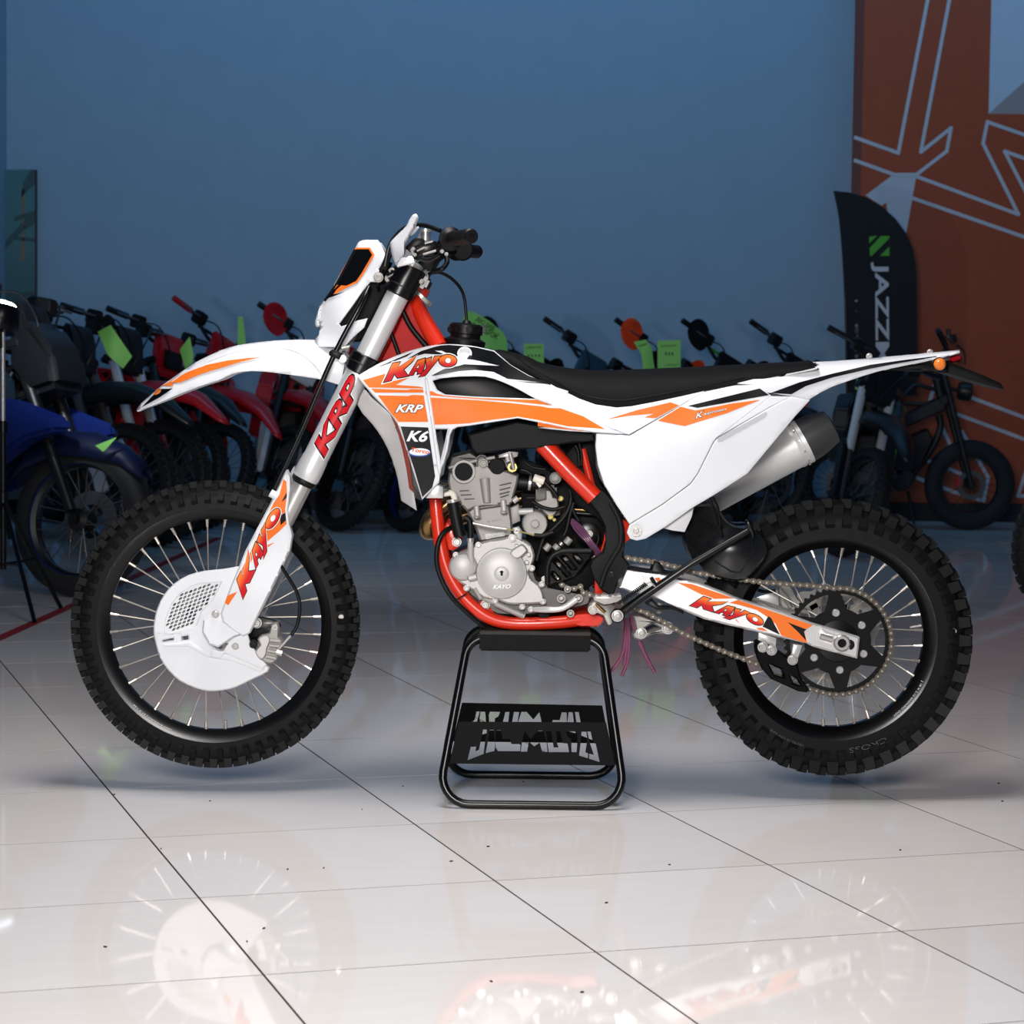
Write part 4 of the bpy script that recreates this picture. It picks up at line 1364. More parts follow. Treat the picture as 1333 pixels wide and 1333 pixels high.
tube('signal_wire', BIKE, wp('G', -.1, 730, 182, 800, 193, 880, 195, 930, 190), .0022, SOFTR, 6, 4)
bolt(BIKE, *c('G', 928, 105)[0], -.03, .006)
bolt(BIKE, *c('G', 635, 125)[0], -.03, .006)

# --- muffler on the far side
ma, mb = W(880, 664, .10), W(1047, 574, .10)
u = (mb - ma).normalized()
Lm = (mb - ma).length
mf = lathe('muffler', BIKE, [(0, -.03), (.03, -.03), (.052, 0), (.054, .01), (.054, Lm - .035), (.056, Lm - .03), (.056, Lm - .022), (.0545, Lm - .018), (.0545, Lm - .012), (.0565, Lm - .01), (.0565, Lm), (0, Lm)], ma, u, mat('brushed_silver_sleeve', S(226, 225, 224), .4, .25, .03, scale=400), 40, label='brushed silver muffler')
lathe('muffler_end_cap', mf, [(.055, Lm), (.053, Lm + .03), (.042, Lm + .075), (.024, Lm + .08), (.022, Lm + .06), (0, Lm + .06)], ma, u, mat('dark_grey_end_cap', S(58, 58, 60), .5, .2), 40)
for k in range(12):
    a = k * math.pi / 6
    n1 = u.orthogonal().normalized(); n2 = u.cross(n1)
    o = ma + u * (Lm - .015) + (n1 * math.cos(a) + n2 * math.sin(a)) * .0555
    cyl('rivet', mf, o, o + (n1 * math.cos(a) + n2 * math.sin(a)) * .003, .003, STEEL, 8)
tube('exhaust_pipe', BIKE, [W(880, 664, .13), W(830, 660, .11), W(770, 655, .12), W(710, 640, .12), W(680, 620, .08)], .019, BRONZE, 16, 5)
hd = tube('header_pipe', BIKE, wp('D', [0, 0, 0, .02, .08, .12, .12], 820, 900, 640, 1000, 540, 1090, 520, 1160, 570, 1150, 700, 1080, 1100, 960), .021, BRONZE, 18, 6, label='heat-tinted header pipe')

# --- mud flap, inner rear fender
yx = tps((895, 690, -.06), (930, 700, -.11), (960, 715, -.125), (985, 690, -.10), (910, 730, -.10), (960, 745, -.12), (900, 660, -.05), (940, 650, -.06))
mfp = cat(c('X', 385, 265, 460, 245, 640, 260, 760, 420, 900, 500, 1060, 500, 1200, 620, 1240, 760, 1170, 900, 1030, 1060, 900, 1120, 700, 1090, 520, 1010, 380, 890, 300, 760, 285, 620, 320, 480), 3)
mfl = panel('mud_flap', BIKE, mfp, yx, .05, mat('gloss_black_rubber', S(16, 16, 17), .25, 0, .1, bump=.1, scale=60), g=8, rim=(2, .012), label='black inner mud flap')
panel('flap_lug', mfl, c('X', 255, 510, 330, 360, 375, 355, 340, 470, 300, 540), -.05, .06, SOFTR, g=0)
tube('flap_crease', mfl, [W(x, y, yx(x, y) - .001) for x, y in c('X', 390, 300, 470, 410, 600, 470, 720, 500)], .002, SOFTR, 6, 3)
tube('flap_crease', mfl, [W(x, y, yx(x, y) - .001) for x, y in c('X', 620, 890, 820, 1015, 920, 1025, 1085, 790, 1060, 670)], .002, SOFTR, 6)
tube('flap_crease', mfl, [W(x, y, yx(x, y) - .001) for x, y in c('X', 310, 620, 400, 740, 500, 820)], .0025, SOFTR, 6, 3)
for dx in (0, 60):
    tube('flap_strap', mfl, wp('X', -.13, 570 + dx * .5, 150, 600 + dx, 260, 660 + dx * .6, 480), .003, SOFTR, 6)
tube('flap_strap', mfl, wp('X', -.13, 680, 490, 710, 600), .004, SOFTR, 6)
mir(mfl)

# --- engine
EC = panel('crankcase', BIKE, cat(c('K', 130, 470, 175, 350, 330, 290, 430, 200, 760, 130, 900, 200, 1000, 250, 1050, 380, 1060, 560, 1130, 640, 1400, 640, 1640, 720, 1640, 900, 1340, 960, 1050, 1010, 640, 1010, 430, 860, 330, 780, 180, 620), 2), -.085, .17, CASTD, g=0, rim=(3, .012))
cov_ = panel('clutch_cover', BIKE, cat(c('K', 132, 470, 178, 360, 320, 300, 420, 235, 560, 195, 700, 175, 830, 140, 920, 190, 1010, 250, 1050, 360, 1020, 470, 985, 540), 2, False) + cat(c('K', 1010, 610, 1095, 680, 1140, 760, 1150, 850, 1120, 880, 900, 890, 760, 885, 620, 835, 500, 820, 380, 740, 300, 690, 220, 640, 170, 560), 2, False), -.105, .05, SILVW, g=9, rim=(2.4, .006), label='bead-blasted silver crankcase cover')
cc_ = W(*c('K', 692, 548)[0], -.105)
lathe('cover_disc', cov_, [(0, .026), (.0095, .026), (.0105, .0275), (.0165, .0275), (.0175, .026), (.040, .0255), (.052, .018), (.0585, .016), (.060, .0)], cc_, Vector((0, -1, 0)), SILVW, 44)
lathe('cover_cap', cov_, [(0, .0295), (.013, .0295), (.016, .028), (.0165, .025)], cc_, Vector((0, -1, 0)), SILVW, 28)
panel('cap_slot', cov_, c('K', 668, 535, 692, 520, 715, 535, 705, 550, 705, 578, 680, 578, 680, 550), -.1352, .001, DARKI, g=0, rim=None)
panel('cover_arm', cov_, cat(c('K', 780, 330, 900, 240, 960, 280, 965, 320, 860, 400), 3), -.130, .03, SILVW, g=0, rim=(2, .006))
lathe('pump_bulge', cov_, [(0, .016), (.02, .014), (.030, .008), (.034, 0)], W(*c('K', 275, 480)[0], -.106), Vector((0, -1, 0)), SILVW, 32)
cyl('drain_boss', cov_, *wp('K', -.118, 330, 610, 420, 590), .0072, SILVW, 18)
cyl('drain_hole', cov_, *wp('K', -.118, 326, 611, 335, 609), .0045, DARKI, 14)
for (x, y) in ((855, 255), (985, 345), (965, 430)):
    lathe('boss', cov_, [(0, .012), (.004, .012), (.0048, .01), (.0048, 0)], W(*c('K', x, y)[0], -.108), Vector((0, -1, 0)), SILVW, 14)
for (x, y) in ((195, 355), (440, 245), (310, 715), (620, 850), (805, 160), (1020, 498), (1128, 672), (1140, 862), (915, 918), (1010, 945), (1155, 615)):
    bolt(cov_, *c('K', x, y)[0], -.108, .0058, CHROME, .006)
text_on('cast_lettering', cov_, 'KAYO', c('K', 598, 722)[0], c('K', 790, 714)[0], 5.2, on(-.1312, .0008), WPRINT, shear=.4, off=.02)
panel('engine_lower', BIKE, c('K', 380, 690, 430, 690, 470, 810, 620, 840, 940, 1000, 920, 1030, 860, 1020, 620, 900, 440, 830), -.095, .06, CASTG, g=0)
tube('oil_pipe', BIKE, wp('K', -.1, 400, 710, 470, 830), .0065, CASTG, 12)
tube('oil_pipe', BIKE, wp('K', -.1, 620, 880, 940, 1020), .0075, CASTG, 12)
# cylinder and head
cy = panel('cylinder', BIKE, c('J', 400, 800, 480, 730, 760, 690, 860, 720, 890, 900, 900, 1080, 620, 1130, 540, 1130, 480, 960), -.075, .15, CASTG, g=0, rim=(3, .01))
panel('serial_plate', cy, c('J', 595, 1045, 800, 1015, 808, 1070, 605, 1100), -.0785, .004, SILVW, g=0, rim=None)
text_on('cast_lettering', cy, '171MM', c('J', 660, 1052)[0], c('J', 735, 1041)[0], 1.9, on(-.0785, .0006), CASTD)
text_on('cast_lettering', cy, 'A 231200571 B', c('J', 620, 1085)[0], c('J', 795, 1060)[0], 2.4, on(-.0785, .0006), CASTD)
text_on('cast_lettering', cy, 'NC 250CC T', c('J', 620, 920)[0], c('J', 770, 895)[0], 2.0, on(-.075, .0008), CASTD)
hd_ = panel('cylinder_head', BIKE, c('J', 190, 470, 200, 380, 520, 290, 600, 270, 660, 330, 800, 350, 960, 400, 950, 480, 890, 700, 860, 730, 760, 720, 480, 760, 400, 800, 300, 680, 210, 560), tps((590, 620, -.08), (640, 610, -.095), (675, 620, -.085), (630, 650, -.09), (600, 645, -.082)), .17, CASTG, g=10, rim=(2.5, .008), label='cast alloy cylinder head')
lathe('cam_cap', hd_, [(0, .004), (.0205, .004), (.0215, .010), (.027, .010), (.029, 0)], W(*c('J', 365, 365)[0], -.088), Vector((0, -1, 0)), CASTG, 30)
lathe('cam_cover', hd_, [(0, .0095), (.0212, .0095)], W(*c('J', 365, 365)[0], -.088), Vector((0, -1, 0)), DARKI, 30)
lathe('cam_cover', hd_, [(0, .006), (.018, .006), (.02, .0)], W(*c('J', 725, 310)[0], -.09), Vector((0, -1, 0)), DARKI, 30)
tube('head_column', hd_, wp('J', -.096, 590, 440, 615, 700), [.012, .009], CASTG, 12)
for (x0, x1, y0) in ((750, 880, 515), (750, 870, 565), (750, 860, 610), (760, 850, 645), (320, 420, 575), (330, 450, 620), (370, 480, 665)):
    tube('cast_rib', hd_, wp('J', -.0955 if x0 > 600 else -.088, x0, y0, x1, y0 - 30 if x0 > 600 else y0 - 5), .0012, CASTD, 6)
hc = panel('head_cover', BIKE, c('J', 190, 330, 230, 200, 430, 150, 560, 230, 900, 190, 960, 330, 900, 350, 640, 300, 590, 240, 500, 290, 200, 380), -.075, .15, CASTD, g=0, rim=(2, .006))
tube('cover_edge', hc, wp('J', -.092, 200, 325, 480, 250, 700, 210), .0042, CASTG, 10)
bolt(hc, *c('J', 575, 280)[0], -.1, .009, CASTG, .008)
bolt(hc, *c('J', 560, 250)[0], -.09, .012, CASTD, .008)
for (x, y, h) in ((500, 790, 120), (790, 730, 130)):
    cyl('stud', cy, *wp('J', -.097, x, y - h * .45, x + 12, y + h * .55), .0068, SILVW, 14)
    cyl('stud_nut', cy, *wp('J', -.097, x + 8, y + h * .45, x + 12, y + h * .7), .0085, CASTG, 6)
tube('gasket', cy, wp('J', -.0855, 480, 778, 860, 722), .0016, CASTD, 6)
panel('tensioner', cy, c('J', 870, 760, 960, 720, 975, 900, 890, 940), -.09, .05, CASTG, g=0)
tube('tensioner_bolt', cy, wp('J', -.095, 960, 800, 1115, 795), .008, SILVW, 14)
tube('sensor', cy, wp('J', -.09, 900, 690, 950, 650), .007, SILVW, 10)
# starter motor
sm_ = W(*c('J', 1135, 930)[0], -.1)
lathe('starter_motor', BIKE, [(0, .012), (.0085, .012), (.0095, .010), (.0095, .004), (.02, .002), (.0275, .004), (.030, 0), (.030, -.08)], sm_, Vector((0, -1, 0)), CASTG, 32, label='round cast starter motor')
# cooling hoses
tube('radiator_elbow', BIKE, wp('E', [-.14, -.135, -.125], 165, 278, 215, 275, 232, 315), .0075, FILTW, 14, 5)
hs = tube('radiator_hose', BIKE, wp('E', -.12, 218, 305, 240, 430, 262, 525), .0145, SOFTR, 18, 4, label='thick black coolant hose')
lathe('hose_clip', hs, [(.0155, 0), (.0155, .008), (.0148, .008), (.0148, 0)], wp('E', -.12, 218, 308)[0], wp('E', -.12, 225, 345)[0] - wp('E', -.12, 218, 308)[0], STEEL, 20, closed=True)
hs = tube('coolant_hose', BIKE, wp('E', -.125, 290, 415, 318, 440, 322, 535), .0075, SOFTR, 14, 4)
lathe('hose_clip', hs, [(.0085, 0), (.0085, .008), (.0078, .008), (.0078, 0)], wp('E', -.125, 321, 535)[0], Vector((0, 0, -1)), CHROME, 16, closed=True)
tube('coolant_pipe', BIKE, wp('E', [-.125, -.12, -.112], 322, 550, 322, 640, 336, 690), [.0068, .0075, .004], SILVW, 14)
tube('clutch_rod', BIKE, wp('E', -.125, 335, 448, 440, 470, 530, 482), .0036, STEEL, 8, 4)
tube('clutch_rod', BIKE, wp('E', -.125, 530, 482, 600, 495, 700, 520), .0018, YELLZ, 6)
tube('cable_boot', BIKE, wp('E', -.125, 690, 518, 740, 522, 800, 500), .005, SOFTR, 8)
bk_ = panel('cable_bracket', BIKE, c('J', 890, 980, 960, 960, 1000, 1010, 990, 1110, 930, 1080), -.12, .012, STEEL, g=0)
bolt(bk_, *c('J', 890, 1085)[0], -.118, .007)
bolt(bk_, *c('J', 940, 1010)[0], -.124, .006)
# side hose on the cradle
tube('overflow_hose', BIKE, wp('E', [-.09, -.105, -.11, -.11, -.11, -.1, -.09], 225, 465, 160, 510, 128, 600, 135, 720, 200, 860, 300, 965, 400, 1052), .0058, SOFTR, 12, 5)
tube('zip_tie', BIKE, wp('E', -.12, 220, 905, 300, 855), .0018, SOFTR, 6)
# fuel tap
ft = panel('fuel_tap', BIKE, c('J', 740, 190, 860, 150, 955, 160, 945, 200, 900, 215, 890, 260, 820, 265, 815, 210, 745, 215), -.135, .03, CHROME, g=0)
lathe('tap_ring', ft, [(.0065, 0), (.0065, .008), (.0115, .008), (.0115, 0)], W(*c('J', 890, 318)[0], -.135), Vector((0, -1, 0)), YELLZ, 8, closed=True)
tube('tap_lever', ft, wp('J', -.147, 865, 170, 890, 260, 905, 345), [.006, .005, .0035], CHROME, 10)
tube('fuel_hose', BIKE, wp('J', [-.12, -.12, -.12], 985, 345, 1050, 360, 1105, 400), .0042, SOFTR, 8, 4)
flt = cyl('fuel_filter', BIKE, *wp('L', -.12, 205, 430, 320, 470), .0095, FILTW, 18)
cyl('filter_spigot', flt, *wp('L', -.12, 240, 480, 280, 530), .004, FILTW, 10)
tube('fuel_hose', BIKE, wp('L', -.12, 325, 480, 400, 560, 460, 640), .0055, SOFTR, 10, 4)
# carburettor and intake
cb = panel('carburettor', BIKE, c('L', 330, 560, 400, 560, 420, 640, 470, 640, 480, 730, 470, 800, 400, 880, 360, 860, 280, 780, 220, 690, 330, 660), -.075, .1, CASTG, g=0, rim=(2, .006))
lathe('intake_boot', BIKE, [(0, 0), (.022, 0), (.022, .05), (.026, .052), (.026, .062), (.02, .064), (0, .064)], wp('L', -.02, 30, 480)[0], Vector((1, 0, -.1)), SOFTR, 24)
lathe('intake_clamp', BIKE, [(.0225, 0), (.0225, .006), (.021, .006), (.021, 0)], wp('L', -.02, 150, 490)[0], Vector((1, 0, -.1)), STEEL, 24, closed=True)
box('carburettor_body', cb, wp('L', -.01, 340, 640)[0], (.05, .07, .06), CASTD, None, .006)
cyl('float_bowl', cb, *wp('L', -.04, 400, 760, 400, 840), .022, CASTG, 20)
for x, y, r in ((440, 435, .0085), (500, 660, .006), (390, 860, .006), (430, 890, .004)):
    bolt(cb, *c('L', x, y)[0], -.08, r * .8, CASTG if r > .007 else YELLZ, .006)
lathe('throttle_wheel', cb, [(.009, 0), (.009, .006), (.014, .006), (.014, 0)], W(*c('L', 440, 435)[0], -.07), Vector((0, -1, 0)), CASTD, 20, closed=True)
for pts, r in (((190, 690, 300, 750, 420, 775, 540, 745), .0042), ((130, 650, 230, 648), .003), ((610, 640, 600, 720, 540, 850, 420, 980, 330, 1060, 280, 1180, 240, 1330), .0058), ((590, 560, 610, 640, 560, 780, 480, 900), .0035), ((640, 700, 600, 830, 560, 1000, 530, 1060), .005),
               ((610, 640, 640, 800, 700, 900), .004), ((660, 80, 690, 160, 700, 300), .004), ((700, 60, 725, 180, 720, 300), .003), ((120, 270, 200, 320, 330, 340), .0035), ((900, 1050, 910, 1100, 880, 1180), .003)):
    tube('engine_cable', BIKE, wp('L', -.10, *pts), r, SOFTR, 8, 4)
for dx in (0, 28, 52, 76):
    tube('vent_hose', BIKE, wp('L', [-.09, -.1, -.11, -.1], 590 + dx * .4, 880, 660 + dx, 1000 - dx * .3, 790 + dx * .8, 1140, 900 + dx, 1300), .0032, VHOSE, 8, 4)
panel('airbox', BIKE, c('L', 640, 80, 740, 60, 860, 20, 880, 300, 920, 480, 1100, 760, 1200, 900, 1000, 960, 880, 860, 650, 720, 560, 460, 480, 300), -.06, .12, DARKI, g=0)
panel('shock_shroud', BIKE, c('L', 600, 640, 900, 660, 900, 700, 960, 900, 1000, 1150, 760, 1180, 640, 1000), -.03, .06, DARKI, g=0)
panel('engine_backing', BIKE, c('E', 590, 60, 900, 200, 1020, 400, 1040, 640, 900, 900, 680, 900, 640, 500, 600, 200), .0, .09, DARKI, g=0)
tube('frame_cross_bar', BIKE, wp('L', -.05, 640, 775, 870, 790), .005, BRONZE, 10)
tube('frame_cross_bar', BIKE, wp('L', -.05, 640, 815, 900, 830), .006, BLACKM, 10)
bolt(BIKE, *c('L', 808, 1045)[0], -.05, .007, STEEL)
lathe('shock_disc', BIKE, [(0, .004), (.02, .004), (.03, 0)], W(*c('L', 800, 1050)[0], -.045), Vector((0, -1, 0)), BLACKM, 24)
# speed sensor and fittings behind the cover
for x, y, L_, r in ((230, 150, 30, .009), (270, 120, 20, .006), (150, 150, 40, .008), (330, 95, 40, .009)):
    cyl('fitting', BIKE, *wp('M', -.1, x - L_ * .5, y + L_ * .6, x + L_ * .5, y - L_ * .6), r, CASTG if r > .007 else CHROME, 14)
# chain sprocket cover
scv = panel('sprocket_cover', BIKE, cat(c('M', 130, 470, 130, 330, 160, 240, 220, 190, 320, 165, 540, 168), 2, False) + c('M', 560, 200, 500, 280, 440, 360, 330, 430, 230, 465, 180, 490), tps((715, 740, -.12), (740, 720, -.128), (765, 720, -.12), (725, 755, -.12)), .02, BLACKP, g=8, rim=(2.6, .006), label='black slotted sprocket cover',
            holes=[c('M', 205, 270, 225, 250, 355, 395, 325, 405), c('M', 270, 232, 295, 215, 400, 335, 375, 350), c('M', 370, 215, 400, 205, 450, 265, 430, 285), c('M', 185, 380, 200, 362, 262, 425, 240, 435)])
tube('cover_ridge', scv, wp('M', -.128, 150, 470, 150, 330, 180, 240, 240, 195, 320, 180, 530, 182), .0065, BLACKP, 10, 3)
panel('sprocket_case', BIKE, c('M', 140, 230, 560, 190, 560, 460, 440, 560, 150, 500), -.09, .08, DARKI, g=0)
# gear lever and oil fittings
tube('gear_lever', BIKE, wp('M', [-.115, -.13, -.135, -.13], 40, 690, 150, 690, 280, 680, 400, 600), [.006, .0075, .0065, .008], ALLOY, 12, 4)
for x, y, r in ((270, 590, .0105), (325, 510, .008), (350, 720, .009), (420, 590, .01)):
    lathe('case_boss', BIKE, [(r * .55, .002), (r * .7, .012), (r, .012), (r, 0)], W(*c('M', x, y)[0], -.098), Vector((0, -1, 0)), CASTG, 18)
    bolt(BIKE, *c('M', x, y)[0], -.1, r * .5, STEEL)
lathe('drain_port', BIKE, [(0, .003), (.013, .003), (.016, 0)], W(*c('M', 120, 720)[0], -.1), Vector((0, -1, 0)), DARKI, 20)
# footpeg
fp = panel('foot_peg', BIKE, c('M', 550, 590, 570, 570, 620, 578, 650, 560, 690, 580, 790, 570, 795, 595, 760, 620, 690, 640, 640, 645, 560, 612), -.2, .07, STEEL, g=0, label='steel foot peg')
for k in range(5):
    x = 575 + k * 48
    tube('peg_tooth', fp, wp('M', [-.198, -.13], x, 574, x, 574), .0032, CASTG, 6)
pb = panel('peg_bracket', BIKE, c('M', 500, 700, 520, 650, 560, 615, 640, 650, 700, 640, 740, 660, 700, 720, 715, 760, 705, 815, 680, 825, 660, 790, 640, 740, 590, 720), -.15, .05, STEEL, g=0)
bolt(pb, *c('M', 545, 692)[0], -.155, .009, STEEL)
tube('peg_spring', pb, wp('M', -.16, 570, 640, 650, 715), .004, BRONZE, 8)

# --- swingarm
yw = tps((812, 750, -.1), (880, 775, -.115), (960, 800, -.118), (1040, 820, -.122), (1110, 840, -.124), (1000, 790, -.12), (850, 760, -.108))
swp = c('M', 830, 330, 890, 345, 1000, 358, 1120, 375, 1240, 400) + c('S', 30, 20, 160, 45, 330, 110, 450, 160, 640, 215, 800, 270, 940, 325, 1010, 345, 1275, 425, 1258, 572, 1100, 530, 950, 490, 900, 465, 720, 425, 560, 385, 380, 345, 200, 300, 80, 250, 0, 215) + c('M', 1150, 610, 1000, 560, 880, 540, 770, 500)
sw = panel('swingarm', BIKE, swp, yw, .03, ALLOY, g=9, rim=(2.2, .005), label='polished swingarm with orange and black stickers')


def sd(m, *v, lift=.0012):
    decal('stripe', sw, c('S', *v), yw, m, lift=lift)


decal('sticker', sw, c('M', 960, 390, 1240, 425) + c('S', 30, 35, 160, 60, 430, 165, 640, 235, 945, 340, 890, 378, 915, 460, 720, 412, 560, 372, 380, 330, 200, 285, 80, 235, -60, 185) + c('M', 1000, 530), yw, WPRINT, lift=.0008)
sd(ORANGE, 10, 45, 110, 55, 320, 125, 405, 155, 240, 158)
sd(ORANGE, 370, 185, 430, 165, 640, 235, 950, 340, 890, 378, 912, 465, 730, 412, 690, 330, 630, 280, 560, 235, 440, 200)
sd(BLACKD, 775, 320, 905, 370, 888, 385, 905, 450, 850, 390, lift=.0016)
sd(BLACKD, 640, 278, 660, 290, 722, 408, 600, 350, lift=.0016)
sd(ORANGE, 555, 360, 600, 358, 638, 385, 575, 372)
sd(ORANGE, 412, 292, 445, 330, 418, 310)
decal('stripe', sw, c('M', 1080, 420, 1120, 408, 1145, 455, 1120, 460), yw, ORANGE, lift=.0014)
decal('stripe', sw, c('M', 1280, 455, 1333, 470, 1333, 480), yw, ORANGE, lift=.0014)
kayo(sw, yw, SRC, [c('S', 95, 205)[0], c('S', 192, 140)[0], c('S', 548, 300)[0]], .85)
panel('axle_block', sw, c('S', 985, 390, 1010, 362, 1080, 400, 1200, 420, 1205, 500, 1160, 515, 980, 450), lambda x, y: yw(x, y) - .004, .006, ALLOY, g=0)
na = W(*c('S', 1148, 462)[0], -.128)
lathe('axle_nut', sw, [(.0105, .002), (.0105, .012), (.0165, .012), (.0195, .008), (.0195, 0)], na, Vector((0, -1, 0)), CHROME, 24)
lathe('axle_bore', sw, [(0, .003), (.0108, .003)], na, Vector((0, -1, 0)), DARKI, 20)
panel('axle_slot', sw, cat(c('S', 1205, 440, 1235, 455, 1238, 490, 1215, 512, 1200, 500, 1212, 475), 2), lambda x, y: yw(x, y) - .0012, .001, DARKI, g=0, rim=None)
cyl('adjuster', sw, *wp('S', -.13, 1000, 415, 1085, 440), .0075, CHROME, 14)
mir(sw)
cyl('pivot_axle', BIKE, W(800, 752, -.12), W(800, 752, .12), .014, STEEL, 20)
panel('swingarm_cross', BIKE, c('M', 770, 330, 900, 350, 1100, 400, 1050, 560, 900, 540, 770, 500), -.09, .18, ALLOY, g=0)
# chain slider on the arm and chain guide
panel('chain_slider', BIKE, c('M', 840, 335, 870, 325, 1050, 350, 1080, 270, 1130, 285, 1180, 360, 1333, 380, 1333, 392, 1180, 380, 1000, 362), -.118, .05, BLACKP, g=0)
panel('chain_slider', BIKE, c('M', 1000, 640, 1100, 690, 1240, 690, 1333, 730, 1333, 700, 1240, 668, 1120, 665, 1060, 600), -.11, .04, BLACKP, g=0)
cg = panel('chain_guide', BIKE, cat(c('O', 140, 650, 165, 635, 300, 700), 1, False) + c('O', 470, 800, 500, 920, 570, 1020, 545, 1038, 480, 1030, 260, 930, 190, 850, 150, 740), tps((990, 845, -.11), (1010, 880, -.118), (1045, 895, -.11)), .05, BLACKP, g=8, rim=(2.4, .008), label='black chain guide',
           holes=[c('O', 250, 815, 350, 860, 370, 925, 290, 900), c('O', 420, 905, 470, 935, 500, 985, 440, 965)])
for p in ((200, 682), (270, 706), (436, 782)):
    bolt(cg, *c('O', *p)[0], -.118, .010, CHROME, .005)
panel('guide_bracket', BIKE, c('O', 165, 560, 305, 612, 302, 680, 165, 625), -.105, .02, ALLOY, g=0)
panel('guide_bracket', BIKE, c('O', 440, 655, 510, 668, 470, 780, 445, 800, 415, 785), -.1, .012, ALLOY, g=0)
# linkage under the swingarm
lk = panel('shock_linkage', BIKE, c('M', 880, 730, 960, 740, 1130, 800, 1250, 860, 1240, 900, 1190, 905, 1080, 900, 1010, 930, 960, 960, 900, 940, 885, 905, 920, 860, 905, 790), -.06, .12, CASTG, g=0, rim=(2, .008), holes=[c('M', 1000, 850, 1060, 810, 1130, 850, 1020, 890)])
bolt(lk, *c('M', 965, 895)[0], -.062, .011, CHROME)
bolt(lk, *c('M', 1195, 850)[0], -.062, .012, CHROME)
tube('linkage_rod', BIKE, wp('M', -.05, 1120, 630, 1120, 720), .008, CASTG, 10)

# --- side stand
ks = tube('side_stand', BIKE, wp('px', [-.15, -.16, -.165, -.15], 806, 800, 835, 778, 900, 734, 974, 691), [.0105, .0098, .0085, .0075], BLACKM, 14)
cyl('stand_pivot', ks, *wp('M', [-.175, -.13], 760, 745, 757, 742), .017, BLACKM, 20)
bolt(ks, *c('M', 757, 745)[0], -.178, .011, CHROME)
panel('stand_foot', ks, cat(c('X', 990, 430, 1020, 425, 1060, 470, 1085, 560, 1070, 640, 1040, 560, 1000, 500), 2), -.16, .03, BLACKM, g=0)
sp_ = wp('M', [-.17] * 2, 800, 615, 1010, 465)
pp = []
n1 = (sp_[1] - sp_[0]).normalized(); n2 = n1.orthogonal().normalized(); n3 = n1.cross(n2)
for k in range(150):
    t = k / 149
    pp.append(sp_[0].lerp(sp_[1], t) + (n2 * math.cos(t * 100) + n3 * math.sin(t * 100)) * .0055)
tube('stand_spring', BIKE, pp, .0013, BLACKM, 5)
tube('spring_hook', BIKE, wp('M', -.17, 1005, 470, 1045, 450, 1085, 490), .002, STEEL, 6)
tube('spring_hook', BIKE, wp('M', -.165, 1050, 410, 1095, 490), .0045, BLACKM, 8)

# --- overflow hoses hanging below the engine
for pts in ((830, 760, 826, 880, 815, 1020, 770, 1140, 675, 1252), (840, 760, 842, 900, 838, 1020, 815, 1170), (850, 760, 860, 900, 858, 1040, 840, 1160, 795, 1268), (880, 725, 920, 860, 970, 1010, 1020, 1120, 1082, 1240), (870, 725, 905, 860, 960, 1000, 1010, 1110, 1070, 1215)):
    n = len(pts) // 2
    tube('overflow_tube', BIKE, wp('M', -.03, *pts), .0042, PINK, 8, 4)

# --- rear wheel
CRW = W(1084, 829, 0)
kn_r = [(-.0515, .0095, .276, .2885, 44, .5, .0100, .95), (.0515, .0095, .276, .2885, 44, .5, .0100, .95),
        (-.036, .0095, .299, .327, 44, 0, .0125, .4), (.036, .0095, .299, .327, 44, 0, .0125, .4), (-.011, .0095, .312, .3335, 44, .5, .0125, .05), (.011, .0095, .312, .3335, 44, .5, .0125, .05)]
wheel('rear', CRW, .316, .058, .243, .216, kn_r, 36, .042, .034, BIKE)
lathe('rear_hub', BIKE, [(0, -.11), (.02, -.11), (.02, -.09), (.05, -.086), (.053, -.08), (.053, -.06), (.045, -.05), (.045, -.03), (.022, -.02), (.022, .02), (.045, .03), (.045, .045), (.03, .06), (.02, .09), (0, .09)], CRW, (0, 1, 0), BLACKM, 32)
# sprocket with six arms
NT, RS = 48, .1245
outer = []
for k in range(NT * 4):
    a = k * 2 * math.pi / (NT * 4)
    outer.append(((RS + (.0035 if k % 4 in (0, 1) else -.002)) * math.cos(a), (RS + (.0035 if k % 4 in (0, 1) else -.002)) * math.sin(a)))
holes = [ell(0, 0, .05, .05, 36)]
A0 = math.radians(95)
for k in range(6):
    a0 = A0 + k * math.pi / 3 + math.pi / 6 - .40
    a1 = a0 + .80
    arc_o = [(.113 * math.cos(a0 + (a1 - a0) * t / 8), .113 * math.sin(a0 + (a1 - a0) * t / 8)) for t in range(9)]
    arc_i = [(.079 * math.cos(a1 - .22 - (a1 - a0 - .44) * t / 4), .079 * math.sin(a1 - .22 - (a1 - a0 - .44) * t / 4)) for t in range(5)]
    holes.append(arc_o + arc_i)
spk = disc_obj('sprocket', BIKE, CRW, -.090, .007, outer, holes, BLACKM)
for k in range(6):
    a = A0 + k * math.pi / 3
    p = CRW + Vector((.068 * math.cos(a), -.092, .068 * math.sin(a)))
    o = obj('sprocket_bolt', lathe_bm([(0, .0015), (.004, .0015), (.0045, .004), (.008, .004), (.0095, .002), (.0095, 0)][::-1], (0, 0, 0), (0, -1, 0), 14), CHROME, spk)
    o.location = p
dh = [ell(.093 * math.cos(k * math.pi / 10), .093 * math.sin(k * math.pi / 10), .005, .005, 8) for k in range(20)] + [ell(0, 0, .07, .07, 36)]
disc_obj('rear_brake_disc', BIKE, CRW, .070, .004, disc, dh, STEEL)
for L in sp:
    disc_obj('disc_carrier', BIKE, CRW, .070, .004, L[::-1], [], STEEL)
panel('rear_caliper', BIKE, cat(c('O', 320, 200, 400, 190, 440, 220, 480, 300, 540, 350, 480, 400, 420, 390, 350, 370, 330, 300), 2), .05, .06, CASTG, g=0, rim=(2, .006))
